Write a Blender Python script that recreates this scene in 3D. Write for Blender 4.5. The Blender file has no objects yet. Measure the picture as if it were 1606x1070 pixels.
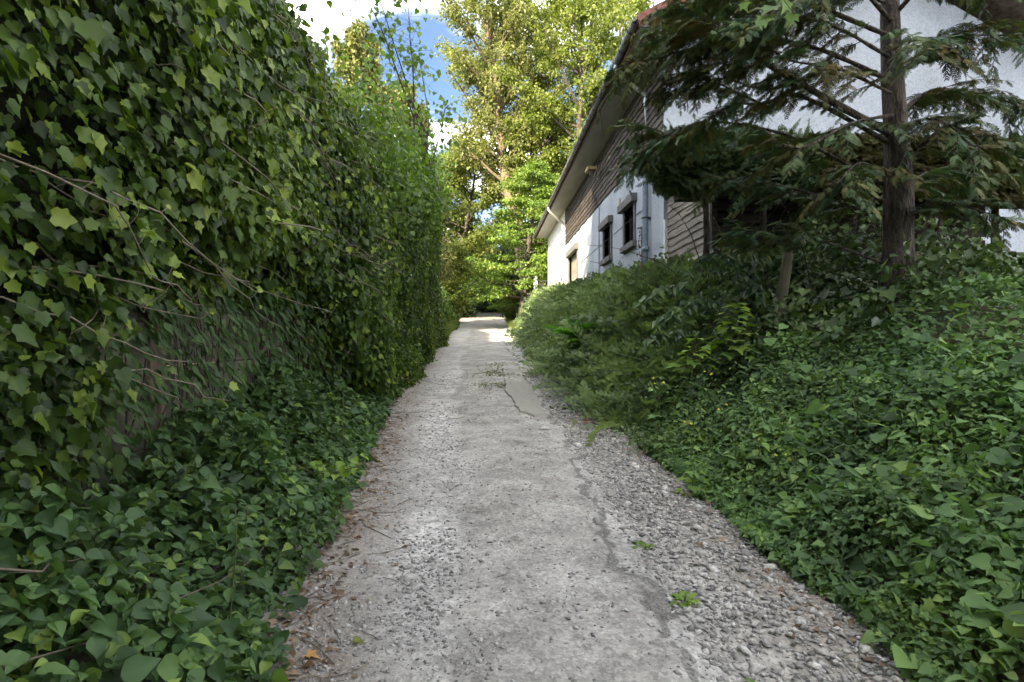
import bpy, math, random
import numpy as np
from mathutils import Vector, Matrix

C = bpy.context.scene
COL = C.collection
PI = math.pi
R = math.radians

# ------------------------------------------------------------------ camera, sky, sun, exposure
YAW = 2.66
cam_d = bpy.data.cameras.new('camera')
cam_d.sensor_width = 36.0
cam_d.lens = 20.26
cam_d.clip_start = 0.05
cam_d.clip_end = 3000
cam = bpy.data.objects.new('camera', cam_d)
COL.objects.link(cam)
cam.location = (0, 0, 1.6)
cam.rotation_euler = (R(90), 0, R(-YAW))
C.camera = cam

SUN_EL = 30.0
SUN_DIR = Vector((-0.62 * math.cos(R(SUN_EL)), -0.785 * math.cos(R(SUN_EL)), math.sin(R(SUN_EL)))).normalized()
world = bpy.data.worlds.new('World')
C.world = world
world.use_nodes = True
SKY_STRENGTH = 0.05
def make_world():
    nt = world.node_tree
    nt.nodes.clear()
    N, L = nt.nodes.new, nt.links.new
    out = N('ShaderNodeOutputWorld'); bg = N('ShaderNodeBackground')
    bg.inputs['Strength'].default_value = SKY_STRENGTH
    sky = N('ShaderNodeTexSky'); sky.sky_type = 'NISHITA'; sky.sun_disc = False
    sky.sun_elevation = R(SUN_EL)
    sky.sun_rotation = math.atan2(SUN_DIR.x, SUN_DIR.y)
    sky.altitude = 200; sky.air_density = 1.0; sky.dust_density = 0.2; sky.ozone_density = 4.0
    tc = N('ShaderNodeTexCoord')
    sep = N('ShaderNodeSeparateXYZ'); L(tc.outputs['Generated'], sep.inputs[0])
    zz = N('ShaderNodeMath'); zz.operation = 'MAXIMUM'; zz.inputs[1].default_value = 0.0; L(sep.outputs['Z'], zz.inputs[0])
    za = N('ShaderNodeMath'); za.operation = 'ADD'; za.inputs[1].default_value = 0.12; L(zz.outputs[0], za.inputs[0])
    dx = N('ShaderNodeMath'); dx.operation = 'DIVIDE'; L(sep.outputs['X'], dx.inputs[0]); L(za.outputs[0], dx.inputs[1])
    dy = N('ShaderNodeMath'); dy.operation = 'DIVIDE'; L(sep.outputs['Y'], dy.inputs[0]); L(za.outputs[0], dy.inputs[1])
    cb = N('ShaderNodeCombineXYZ'); L(dx.outputs[0], cb.inputs[0]); L(dy.outputs[0], cb.inputs[1])
    n1 = N('ShaderNodeTexNoise'); n1.inputs['Scale'].default_value = 1.55; n1.inputs['Detail'].default_value = 7
    n1.inputs['Roughness'].default_value = 0.6; n1.inputs['Distortion'].default_value = 0.25
    mp = N('ShaderNodeMapping'); mp.inputs['Location'].default_value = (4.30, 19.046, 7.812)
    L(cb.outputs[0], mp.inputs[0]); L(mp.outputs[0], n1.inputs['Vector'])
    rmp = N('ShaderNodeValToRGB'); rmp.color_ramp.interpolation = 'EASE'
    rmp.color_ramp.interpolation = 'B_SPLINE'
    rmp.color_ramp.elements[0].position = 0.44; rmp.color_ramp.elements[0].color = (0, 0, 0, 1)
    rmp.color_ramp.elements[1].position = 0.70; rmp.color_ramp.elements[1].color = (1, 1, 1, 1)
    for p_, v_ in ((0.50, .02), (0.56, .14), (0.62, .5)):
        e_ = rmp.color_ramp.elements.new(p_); e_.color = (v_, v_, v_, 1)
    L(n1.outputs['Fac'], rmp.inputs[0])
    mix = N('ShaderNodeMix'); mix.data_type = 'RGBA'
    up = N('ShaderNodeMapRange'); up.inputs[1].default_value = 0.0; up.inputs[2].default_value = 0.06; L(sep.outputs['Z'], up.inputs[0])
    cf = N('ShaderNodeMath'); cf.operation = 'MULTIPLY'; L(rmp.outputs[0], cf.inputs[0]); L(up.outputs[0], cf.inputs[1])
    L(cf.outputs[0], mix.inputs[0])
    L(sky.outputs[0], mix.inputs[6])
    mix.inputs[7].default_value = (110, 106.5, 101, 1)
    L(mix.outputs[2], bg.inputs['Color'])
    L(bg.outputs[0], out.inputs['Surface'])
make_world()

sun_d = bpy.data.lights.new('sun', 'SUN')
sun_d.energy = 3.8
sun_d.angle = R(0.5)
sun_d.color = (1.0, 0.86, 0.62)
sun = bpy.data.objects.new('sun', sun_d)
COL.objects.link(sun)
sun.location = (-20, -20, 30)
sun.rotation_euler = (-SUN_DIR).to_track_quat('-Z', 'Y').to_euler()

C.view_settings.view_transform = 'Standard'
C.view_settings.look = 'None'
C.view_settings.gamma = 1
C.view_settings.use_curve_mapping = False
C.view_settings.exposure = 2.5
C.render.engine = 'CYCLES'
C.cycles.use_denoising = True
C.cycles.denoiser = 'OPENIMAGEDENOISE'
C.cycles.use_adaptive_sampling = False
world.cycles.sampling_method = 'MANUAL'
world.cycles.sample_map_resolution = 1024
C.cycles.max_bounces = 7
C.cycles.diffuse_bounces = 4
C.cycles.transmission_bounces = 4
C.cycles.transparent_max_bounces = 8
C.cycles.caustics_reflective = False
C.cycles.caustics_refractive = False

# ------------------------------------------------------------------ small helpers
rng = np.random.default_rng(7)
random.seed(7)
FWD = np.array([math.sin(R(YAW)), math.cos(R(YAW)), 0.0])
RGT = np.array([math.cos(R(YAW)), -math.sin(R(YAW)), 0.0])

def at(px, py, d):
    """a point of the place measured off the photograph at distance d"""
    p = FWD * d + RGT * ((px - 803.0) / 904.0 * d)
    return np.array([p[0], p[1], 1.6 + (535.0 - py) / 904.0 * d])

def _hash(ix, iy, iz, s):
    h = (ix.astype(np.int64) * 374761393 + iy.astype(np.int64) * 668265263 + iz.astype(np.int64) * 2147483647 + s * 974634)
    h = (h ^ (h >> 13)) * 1274126177
    h = h ^ (h >> 16)
    return (h & 0xFFFF) / 65535.0

def vnoise(x, y, z=None, s=0):
    x = np.asarray(x, float); y = np.asarray(y, float)
    z = np.zeros_like(x) if z is None else np.asarray(z, float)
    ix, iy, iz = np.floor(x), np.floor(y), np.floor(z)
    fx, fy, fz = x - ix, y - iy, z - iz
    fx = fx * fx * (3 - 2 * fx); fy = fy * fy * (3 - 2 * fy); fz = fz * fz * (3 - 2 * fz)
    r = 0
    for a in (0, 1):
        for b in (0, 1):
            for c in (0, 1):
                w = (fx if a else 1 - fx) * (fy if b else 1 - fy) * (fz if c else 1 - fz)
                r = r + w * _hash(ix + a, iy + b, iz + c, s)
    return r

def fbm(x, y, z=None, s=0, o=4):
    r = 0; a = 0.5; t = 0
    for k in range(o):
        f = 2.0 ** k
        r = r + a * vnoise(np.asarray(x) * f, np.asarray(y) * f, None if z is None else np.asarray(z) * f, s + k * 17)
        t += a; a *= 0.5
    return r / t

def sst(a, b, x):
    t = np.clip((np.asarray(x, float) - a) / (b - a), 0, 1)
    return t * t * (3 - 2 * t)

def props(o, label=None, cat=None, group=None, kind=None):
    if label: o['label'] = label
    if cat: o['category'] = cat
    if group: o['group'] = group
    if kind: o['kind'] = kind
    return o

def empty(name, loc=(0, 0, 0), label=None, cat=None, group=None):
    o = bpy.data.objects.new(name, None)
    o.empty_display_size = 0.2
    COL.objects.link(o)
    o.location = loc
    props(o, label, cat, group)
    return o

def mesh_np(name, V, F, mat, attrs=None, smooth=False):
    """V (n,3), F (m,k) constant k or list of such arrays"""
    me = bpy.data.meshes.new(name)
    V = np.ascontiguousarray(V, dtype=np.float32)
    Fs = F if isinstance(F, list) else [F]
    Fs = [np.asarray(f, dtype=np.int32) for f in Fs if len(f)]
    nl = sum(f.size for f in Fs); nf = sum(len(f) for f in Fs)
    me.vertices.add(len(V)); me.vertices.foreach_set('co', V.ravel())
    me.loops.add(nl); me.loops.foreach_set('vertex_index', np.concatenate([f.ravel() for f in Fs]))
    me.polygons.add(nf)
    tot = np.concatenate([np.full(len(f), f.shape[1], np.int32) for f in Fs])
    st = np.concatenate(([0], np.cumsum(tot)[:-1])).astype(np.int32)
    me.polygons.foreach_set('loop_start', st)
    if smooth:
        me.polygons.foreach_set('use_smooth', np.ones(nf, bool))
    if attrs:
        for k, v in attrs.items():
            a = me.attributes.new(k, 'FLOAT', 'POINT')
            a.data.foreach_set('value', np.ascontiguousarray(v, dtype=np.float32))
    me.update(calc_edges=True)
    if mat: me.materials.append(mat)
    return me

def obj(name, me, parent=None, loc=None):
    o = bpy.data.objects.new(name, me)
    COL.objects.link(o)
    if parent is not None:
        o.parent = parent
        if loc is not None: o.location = loc
    elif loc is not None:
        o.location = loc
    return o

class MB:
    """collects boxes, tubes and free polygons; build() links them as one mesh object"""
    def __init__(s): s.v = []; s.f = []; s.n = 0
    def add(s, V, F):
        V = np.asarray(V, float).reshape(-1, 3)
        s.v.append(V)
        for f in F: s.f.append(tuple(int(i) + s.n for i in f))
        s.n += len(V); return s
    def box(s, x0, x1, y0, y1, z0, z1, rot=0, c=None):
        V = np.array([[x0,y0,z0],[x1,y0,z0],[x1,y1,z0],[x0,y1,z0],[x0,y0,z1],[x1,y0,z1],[x1,y1,z1],[x0,y1,z1]], float)
        if rot:
            c = V.mean(0) if c is None else np.asarray(c, float)
            ca, sa = math.cos(rot), math.sin(rot)
            d = V - c
            V = c + np.stack([d[:,0]*ca - d[:,1]*sa, d[:,0]*sa + d[:,1]*ca, d[:,2]], 1)
        return s.add(V, [(0,3,2,1),(4,5,6,7),(0,1,5,4),(1,2,6,5),(2,3,7,6),(3,0,4,7)])
    def tube(s, pts, rad, n=8, cap=True):
        V, F, caps = tube_np(np.asarray(pts, float), rad, n)
        F = [tuple(f) for f in F]
        if cap: F += caps
        return s.add(V, F)
    def build(s, name, mat, parent=None, smooth=False, bevel=0.0, loc=None):
        me = bpy.data.meshes.new(name)
        V = np.concatenate(s.v)
        me.from_pydata(V.tolist(), [], s.f)
        if smooth:
            me.polygons.foreach_set('use_smooth', np.ones(len(me.polygons), bool))
        me.materials.append(mat)
        me.update()
        o = obj(name, me, parent, loc)
        if bevel:
            b = o.modifiers.new('bevel', 'BEVEL'); b.width = bevel; b.segments = 2; b.limit_method = 'ANGLE'
        return o

def tube_np(P, rad, n=8):
    m = len(P)
    rad = np.full(m, rad) if np.isscalar(rad) else np.asarray(rad, float)
    T = np.gradient(P, axis=0)
    T /= np.linalg.norm(T, axis=1, keepdims=True) + 1e-9
    ref = np.array([0, 0, 1.0]) if abs(T[:, 2]).mean() < 0.9 else np.array([1.0, 0, 0])
    U = np.cross(T, ref); U /= np.linalg.norm(U, axis=1, keepdims=True) + 1e-9
    W = np.cross(T, U)
    a = np.arange(n) / n * 2 * PI
    V = P[:, None, :] + rad[:, None, None] * (np.cos(a)[None, :, None] * U[:, None, :] + np.sin(a)[None, :, None] * W[:, None, :])
    V = V.reshape(-1, 3)
    i = np.arange(m - 1)[:, None] * n; j = np.arange(n)[None, :]; k = (j + 1) % n
    F = np.stack([i + j, i + k, i + n + k, i + n + j], -1).reshape(-1, 4)
    caps = [tuple(range(n - 1, -1, -1)), tuple((m - 1) * n + q for q in range(n))]
    return V, F, caps

class TB:
    """many tubes joined fast"""
    def __init__(s): s.v = []; s.f = []; s.n = 0
    def tube(s, P, rad, n=5):
        V, F, _ = tube_np(np.asarray(P, float), rad, n)
        s.v.append(V); s.f.append(F + s.n); s.n += len(V)
    def mesh(s, name, mat): return mesh_np(name, np.concatenate(s.v), np.concatenate(s.f), mat, smooth=True)

def curve(pts, n=12):
    """Catmull-Rom through pts"""
    P = np.asarray(pts, float)
    P = np.vstack([2 * P[0] - P[1], P, 2 * P[-1] - P[-2]])
    out = []
    segs = len(P) - 3
    for i in range(segs):
        t = np.linspace(0, 1, n, endpoint=(i == segs - 1))[:, None]
        a, b, c, d = P[i], P[i+1], P[i+2], P[i+3]
        out.append(0.5 * ((2*b) + (-a + c)*t + (2*a - 5*b + 4*c - d)*t**2 + (-a + 3*b - 3*c + d)*t**3))
    return np.vstack(out)

# ------------------------------------------------------------------ leaf shapes: (verts [u,v,w], faces)
def fan(outline, mid=None, fold=0.12, droop=0.1):
    V = [(0, 0.0, 0)] ; F = []
    return None

def tmpl_diamond():
    V = np.array([[0,0,0],[-.32,.45,.09],[0,1,-.08],[.32,.45,.09]], float)
    return V, np.array([[0,2,1],[0,3,2]])
def tmpl_ovate(w=.36):
    prof = [(.04,.35),(.2,.92),(.4,1.0),(.6,.72),(.8,.36)]
    L = [(-w*q, v, .16*w*q*2 - .16*v*v) for v, q in prof]; Rr = [(w*q, v, .16*w*q*2 - .16*v*v) for v, q in prof]
    V = np.array([(0,0,0)] + L + [(0,1,-.2)] + Rr[::-1] + [(0,.42,-.05)], float)
    n = len(V) - 1
    F = np.array([(i, n, (i+1) % n) for i in range(n)])
    return V, F
def tmpl_lance():
    V = np.array([[0,0,0],[-.11,.3,.03],[-.09,.65,0],[0,1,-.12],[.09,.65,0],[.11,.3,.03],[0,.45,-.02]], float)
    F = np.array([[0,6,1],[1,6,2],[2,6,3],[3,6,4],[4,6,5],[5,6,0]])[:, ::-1]
    return V, F
def tmpl_ivy():
    o = [(0,0),(-.22,-.1),(-.42,.1),(-.36,.28),(-.46,.5),(-.25,.62),(0,1.0),(.25,.62),(.46,.5),(.36,.28),(.42,.1),(.22,-.1)]
    V = [(x, y, .15 * abs(x) * 2 - .2 * max(0, y - .3)) for x, y in o] + [(0, .33, -.04)]
    n = len(o)
    F = [(i, (i + 1) % n, n) for i in range(n)]
    return np.array(V, float), np.array(F)[:, ::-1]
def tmpl_maple():
    o = [(0,0),(-.25,-.02),(-.55,-.02),(-.42,.16),(-.62,.5),(-.34,.44),(-.17,.56),(0,1.0),(.17,.56),(.34,.44),(.62,.5),(.42,.16),(.55,-.02),(.25,-.02)]
    V = [(x, y, .14 * abs(x) - .12 * max(0, y - .4) - .1 * max(0, abs(x) - .35)) for x, y in o] + [(0, .26, -.02)]
    n = len(o)
    F = [(i, (i + 1) % n, n) for i in range(n)]
    return np.array(V, float), np.array(F)[:, ::-1]
def tmpl_heart():
    o = [(0,.06),(-.2,-.02),(-.4,.1),(-.43,.34),(-.24,.66),(0,1),(.24,.66),(.43,.34),(.4,.1),(.2,-.02)]
    V = [(x, y, .14 * abs(x) - .1 * max(0, y - .5)) for x, y in o] + [(0, .36, -.01)]
    n = len(o)
    F = [(i, (i + 1) % n, n) for i in range(n)]
    return np.array(V, float), np.array(F)[:, ::-1]
def tmpl_frond(pairs=9, seed=0, spread=1.0):
    """flat feathery conifer spray"""
    r = random.Random(seed)
    V = []; F = []
    def tri(a, b, c):
        k = len(V); V.extend([a, b, c]); F.append((k, k + 1, k + 2))
    dr = lambda v: -.22 * v * v
    tri((-.012, 0, 0), (.012, 0, 0), (0, 1, dr(1)))
    for i in range(pairs):
        v = .08 + .86 * i / (pairs - 1)
        for s in (-1, 1):
            L = spread * (.42 * (1 - v) ** .8 + .10) * r.uniform(.75, 1.15) * min(1, .55 + v * 3)
            ang = R(r.uniform(38, 56))
            ux, uy = s * math.sin(ang), math.cos(ang)
            px, py = -uy * s, ux * s
            wd = .045
            b = (0, v, dr(v))
            tipv = v + uy * L
            tip = (ux * L, tipv, dr(v) - .25 * L + r.uniform(-.05, .05))
            tri((b[0] - px * wd, b[1] - py * wd, b[2]), (b[0] + px * wd + ux * .0, b[1] + py * wd, b[2]), tip)
            # side twiglet
            m = (ux * L * .5, v + uy * L * .5, dr(v) - .12 * L)
            tri((m[0] - ux * .08, m[1] - uy * .08, m[2]), (m[0] + ux * .08, m[1] + uy * .08, m[2]),
                (m[0] + ux * L * .25 , m[1] + .30 * L + .03, m[2] - .03))
    return np.array(V, float), np.array(F)
def tmpl_twig(pairs=8, seed=0, leaf=.16, arch=.35):
    """arching twig with two rows of small leaves"""
    r = random.Random(seed)
    V = []; F = []
    def q(a, b, c, d):
        k = len(V); V.extend([a, b, c, d]); F.append((k, k + 1, k + 2)); F.append((k, k + 2, k + 3))
    dr = lambda v: -arch * v * v
    q((-.008, 0, 0), (.008, 0, 0), (.004, 1, dr(1)), (-.004, 1, dr(1)))
    for i in range(pairs):
        for s in (-1, 1):
            v = .1 + .88 * (i + r.random() * .7) / pairs
            L = leaf * r.uniform(.7, 1.25); a = R(r.uniform(35, 75))
            ux, uy = s * math.sin(a), math.cos(a); lift = r.uniform(-.3, .5)
            b = np.array((0, v, dr(v))); t = np.array((ux, uy, lift)); t /= np.linalg.norm(t)
            w = np.cross(t, (0, 0, 1)) ; w = w / (np.linalg.norm(w) + 1e-6) * .36
            q(b, b + t * L * .5 - w * L, b + t * L, b + t * L * .5 + w * L)
    return np.array(V, float), np.array(F)
def tmpl_blade():
    V = np.array([[-.02,0,0],[.02,0,0],[.016,.5,-.05],[-.016,.5,-.05],[0,1,-.3]], float)
    return V, np.array([[0,1,2],[0,2,3],[3,2,4]])

def unit(a):
    return a / (np.linalg.norm(a, axis=-1, keepdims=True) + 1e-9)

def place(tm, pos, tip, nor, size, tone=None):
    """copies of a leaf template: pos (n,3), tip direction, approximate normal, size (n,)"""
    V0, F0 = tm
    n = len(pos); m = len(V0)
    t = unit(tip); w = nor - (nor * t).sum(-1, keepdims=True) * t
    w = unit(w); u = np.cross(t, w)
    size = np.broadcast_to(np.asarray(size, float), (n,))
    V = pos[:, None, :] + size[:, None, None] * (V0[None, :, 0:1] * u[:, None, :] + V0[None, :, 1:2] * t[:, None, :] + V0[None, :, 2:3] * w[:, None, :])
    F = F0[None] + (np.arange(n) * m)[:, None, None]
    tn = rng.random(n) if tone is None else tone
    return V.reshape(-1, 3), F.reshape(-1, F0.shape[1]), np.repeat(tn, m)

def leaves_mesh(name, chunks, mat):
    Vs, Fs, Ts = [], [], []; n = 0
    for V, F, T in chunks:
        Vs.append(V); Fs.append(F + n); Ts.append(T); n += len(V)
    return mesh_np(name, np.concatenate(Vs), np.concatenate(Fs), mat, {'tone': np.concatenate(Ts)}, smooth=True)

def rdirs(n):
    return unit(rng.normal(size=(n, 3)))

# ------------------------------------------------------------------ materials
def nmat(name):
    m = bpy.data.materials.new(name); m.use_nodes = True
    nt = m.node_tree; nt.nodes.clear()
    o = nt.nodes.new('ShaderNodeOutputMaterial')
    return m, nt, nt.nodes.new, nt.links.new, o

def leaf_mat(name, cols, transl=.35, tcol=None, rough=.45, spec=.4, back=None):
    """cols: list of colours spread over the per-leaf tone"""
    m, nt, N, L, out = nmat(name)
    at_ = N('ShaderNodeAttribute'); at_.attribute_name = 'tone'
    rp = N('ShaderNodeValToRGB')
    els = rp.color_ramp.elements
    k = len(cols)
    els[0].color = (*cols[0], 1); els[0].position = 0
    els[1].color = (*cols[-1], 1); els[1].position = 1
    for i in range(1, k - 1):
        e = els.new(i / (k - 1)); e.color = (*cols[i], 1)
    L(at_.outputs['Fac'], rp.inputs[0])
    tc = N('ShaderNodeNewGeometry')
    ns = N('ShaderNodeTexNoise'); ns.inputs['Scale'].default_value = 1.3; ns.inputs['Detail'].default_value = 3
    L(tc.outputs['Position'], ns.inputs['Vector'])
    hv = N('ShaderNodeHueSaturation')
    mr = N('ShaderNodeMapRange'); mr.inputs[1].default_value = .3; mr.inputs[2].default_value = .7
    mr.inputs[3].default_value = .75; mr.inputs[4].default_value = 1.25
    L(ns.outputs['Fac'], mr.inputs[0]); L(mr.outputs[0], hv.inputs['Value']); L(rp.outputs[0], hv.inputs['Color'])
    p = N('ShaderNodeBsdfPrincipled'); p.inputs['Roughness'].default_value = rough
    p.inputs['Specular IOR Level'].default_value = spec
    L(hv.outputs[0], p.inputs['Base Color'])
    tr = N('ShaderNodeBsdfTranslucent')
    tm = N('ShaderNodeMix'); tm.data_type = 'RGBA'; tm.blend_type = 'MULTIPLY'; tm.inputs[0].default_value = 1
    L(hv.outputs[0], tm.inputs[6]); tm.inputs[7].default_value = (*(tcol or (1.5, 1.6, .7)), 1)
    L(tm.outputs[2], tr.inputs[0])
    mx = N('ShaderNodeMixShader'); mx.inputs[0].default_value = transl
    L(p.outputs[0], mx.inputs[1]); L(tr.outputs[0], mx.inputs[2]); L(mx.outputs[0], out.inputs[0])
    return m

def plain_mat(name, c1, c2, scale=8, rough=.8, bump=.3, bscale=None, stretch=(1,1,1), detail=6, spec=.3, metal=0, ramp=(.35,.65), c3=None, dist=.01, obj_rand=.0):
    m, nt, N, L, out = nmat(name)
    tc = N('ShaderNodeNewGeometry')
    mp = N('ShaderNodeMapping'); mp.inputs['Scale'].default_value = stretch
    L(tc.outputs['Position'], mp.inputs[0])
    ns = N('ShaderNodeTexNoise'); ns.inputs['Scale'].default_value = scale; ns.inputs['Detail'].default_value = detail
    ns.inputs['Roughness'].default_value = .62
    L(mp.outputs[0], ns.inputs['Vector'])
    rp = N('ShaderNodeValToRGB'); e = rp.color_ramp.elements
    e[0].position, e[1].position = ramp
    e[0].color = (*c1, 1); e[1].color = (*c2, 1)
    if c3: x = e.new((ramp[0] + ramp[1]) / 2); x.color = (*c3, 1)
    L(ns.outputs['Fac'], rp.inputs[0])
    colr = rp.outputs[0]
    if obj_rand:
        oi = N('ShaderNodeObjectInfo'); mr = N('ShaderNodeMapRange')
        mr.inputs[3].default_value = 1 - obj_rand; mr.inputs[4].default_value = 1 + obj_rand
        L(oi.outputs['Random'], mr.inputs[0])
        hv = N('ShaderNodeHueSaturation'); L(mr.outputs[0], hv.inputs['Value']); L(colr, hv.inputs['Color'])
        colr = hv.outputs[0]
    p = N('ShaderNodeBsdfPrincipled'); p.inputs['Roughness'].default_value = rough
    p.inputs['Specular IOR Level'].default_value = spec; p.inputs['Metallic'].default_value = metal
    L(colr, p.inputs['Base Color'])
    if bump:
        n2 = N('ShaderNodeTexNoise'); n2.inputs['Scale'].default_value = bscale or scale * 4; n2.inputs['Detail'].default_value = 5
        L(mp.outputs[0], n2.inputs['Vector'])
        b = N('ShaderNodeBump'); b.inputs['Strength'].default_value = bump; b.inputs['Distance'].default_value = dist
        L(n2.outputs['Fac'], b.inputs['Height']); L(b.outputs[0], p.inputs['Normal'])
    L(p.outputs[0], out.inputs[0])
    return m

M = {}
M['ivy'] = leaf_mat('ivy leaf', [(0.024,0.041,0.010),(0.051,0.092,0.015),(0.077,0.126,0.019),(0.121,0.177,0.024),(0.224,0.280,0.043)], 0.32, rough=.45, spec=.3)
M['ivy_dark'] = leaf_mat('old ivy leaf', [(.012,.024,.008),(.022,.042,.011),(.035,.06,.014)], .15, rough=.38, spec=.5)
M['climber'] = leaf_mat('climber leaf', [(0.025,0.060,0.011),(0.042,0.088,0.017),(0.059,0.117,0.017)], .3, rough=.5)
M['heart'] = leaf_mat('heart shaped leaf', [(0.052,0.098,0.018),(0.086,0.149,0.022),(0.138,0.218,0.033)], .45, rough=.45)
M['nettle'] = leaf_mat('nettle leaf', [(0.036,0.071,0.026),(0.058,0.113,0.036),(0.091,0.161,0.045),(0.179,0.259,0.050)], .3, rough=.55)
M['herb'] = leaf_mat('green herb leaf', [(0.051,0.093,0.037),(0.095,0.170,0.062),(0.146,0.246,0.083),(0.222,0.323,0.089)], .3, rough=.6, spec=.3)
M['laurel'] = leaf_mat('shrub leaf', [(0.027,0.059,0.018),(0.045,0.091,0.024),(0.083,0.140,0.030)], .2, rough=.35, spec=.5)
M['cotone'] = leaf_mat('small hedge leaf', [(0.073,0.104,0.058),(0.124,0.176,0.083),(0.190,0.263,0.115),(0.278,0.350,0.157)], .3, rough=.45)
M['bramble'] = leaf_mat('bramble leaf', [(0.041,0.078,0.025),(0.075,0.117,0.035),(0.131,0.176,0.047)], .2, rough=.45)
M['sapling'] = leaf_mat('sycamore leaf', [(0.090,0.159,0.034),(0.150,0.245,0.040),(0.240,0.331,0.060)], .4, rough=.5)
M['fern'] = leaf_mat('fern leaf', [(0.063,0.182,0.018),(0.107,0.272,0.024),(0.151,0.333,0.036)], .4, rough=.5)
M['conifer'] = leaf_mat('conifer spray', [(0.033,0.064,0.025),(0.058,0.094,0.034),(0.094,0.131,0.043),(0.146,0.141,0.040)], .1, rough=.55, spec=.3)
M['conifer_brown'] = leaf_mat('dry conifer spray', [(0.058,0.049,0.020),(0.086,0.076,0.026),(0.072,0.092,0.029),(0.144,0.100,0.026)], .1, rough=.65, spec=.2)
M['conifer_fresh'] = leaf_mat('fresh conifer spray', [(0.046,0.100,0.054),(0.072,0.138,0.060),(0.117,0.175,0.060)], .15, rough=.5, spec=.3)
M['oak'] = leaf_mat('spring oak leaf', [(0.142,0.173,0.048),(0.196,0.222,0.066),(0.229,0.222,0.087),(0.164,0.210,0.066)], .45, tcol=(1.1,1.25,.6), rough=.5)
M['oak_green'] = leaf_mat('fresh green oak leaf', [(0.120,0.154,0.036),(0.180,0.220,0.045),(0.228,0.242,0.054)], .45, tcol=(1.1,1.25,.6), rough=.5)
M['maple_far'] = leaf_mat('yellow green maple leaf', [(.13,.165,.035),(.17,.205,.045),(.2,.22,.055)], .45, tcol=(1.1,1.25,.6), rough=.5)
M['beech'] = leaf_mat('beech leaf', [(0.097,0.166,0.030),(0.145,0.228,0.037),(0.211,0.276,0.050)], .38, tcol=(1.3,1.35,.6), rough=.45)
M['gold'] = leaf_mat('yellow shrub leaf', [(.14,.17,.032),(.19,.22,.042),(.23,.25,.055)], .5, tcol=(1.15,1.2,.6), rough=.5)
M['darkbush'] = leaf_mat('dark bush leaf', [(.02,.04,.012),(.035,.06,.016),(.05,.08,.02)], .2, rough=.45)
M['cypress'] = leaf_mat('pale cypress leaf', [(0.120,0.138,0.039),(0.168,0.188,0.052),(0.216,0.225,0.065)], .25, tcol=(1.2,1.2,.7), rough=.6)
M['grass'] = leaf_mat('grass blade', [(.07,.11,.025),(.11,.15,.035),(.16,.18,.05)], .35, rough=.5)
M['dead'] = leaf_mat('dead leaf', [(.12,.07,.035),(.22,.15,.09),(.3,.22,.14)], .2, tcol=(1.2,1,.7), rough=.7)
M['orange_leaf'] = leaf_mat('orange dead leaf', [(.45,.24,.06),(.5,.3,.1)], .2, tcol=(1.2,1,.7), rough=.6)
M['yellow_flower'] = leaf_mat('yellow petal', [(.6,.5,.03),(.7,.6,.06)], .3, tcol=(1.1,1.1,.7), rough=.5)
M['thicket'] = plain_mat('shaded twigs and litter', (.012,.013,.007), (.03,.032,.014), 9, .95, .9, 25, dist=.05)  # shade deep behind leaves and slats is put into this dark colour
M['ivy_stem'] = plain_mat('ivy stem', (.11,.085,.06), (.2,.17,.12), 14, .7, .4, 60)
M['green_stem'] = plain_mat('green stem', (.06,.085,.03), (.11,.13,.05), 14, .6, .1, 60)
M['twig'] = plain_mat('dark twig', (.035,.026,.02), (.08,.06,.045), 14, .85, .5, 50)
M['bark'] = plain_mat('oak bark', (.09,.065,.04), (.22,.17,.11), 5, .9, .9, 16, stretch=(1,1,.25), dist=.05)
M['bark_dark'] = plain_mat('dark bark', (.03,.024,.019), (.14,.115,.09), 14, .95, 1.0, 40, stretch=(1,1,.3), dist=.06)
M['post_wood'] = plain_mat('mossy post wood', (.07,.065,.04), (.16,.14,.09), 8, .9, .6, 30, stretch=(1,1,.2), dist=.01)
# ------------------------------------------------------------------ lie of the land
def rz(y):
    y = np.asarray(y, float)
    yy = np.clip(y, -60, 64)
    a = .06 * yy + .00082 * np.maximum(yy - 25, 0) ** 2
    return a + np.maximum(y - 64, 0) * .02 * np.exp(-np.maximum(y - 64, 0) / 200)
def left_edge(y):
    y = np.asarray(y, float)
    return -(.66 + .085 * np.clip(y, 0, 9.5) + .04 * np.clip(y - 9.5, 0, 25)) + .12 * (vnoise(y * .9, y * 0, s=5) - .5) + .1 * (vnoise(y * 3.1, y * 0, s=6) - .5)
def right_edge(y):
    y = np.asarray(y, float)
    return 1.86 - .0 * y + .16 * (vnoise(y * .8, y * 0, s=8) - .5) + .1 * (vnoise(y * 2.7, y * 0, s=9) - .5)
def bank(x, y):
    """height above the track of the bank on the right"""
    t = sst(1.95, 3.5, x)
    B = .75 + 1.15 * sst(6.0, 10.0, y)
    return t * B + .9 * sst(3.4, 5.2, x) * (1 - sst(8.5, 10.5, y)) + .3 * sst(3.4, 4.2, x) * sst(9, 11, y)
def zg(x, y):
    x = np.asarray(x, float); y = np.asarray(y, float)
    fade = 1 - sst(36, 48, y)
    z = rz(y) + bank(x, y) * fade + .9 * sst(1.9, 6, x) * (1 - fade)
    z = z + .12 * sst(0, 1.2, left_edge(y) - x) + 1.0 * sst(-2.6, -6, x) * 0 + .05 * (fbm(x * 1.5, y * 1.5, s=3) - .5)
    return z

M['soil'] = plain_mat('leafy soil', (.05,.038,.025), (.13,.1,.065), 7, .95, .8, 40, dist=.02)

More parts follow.
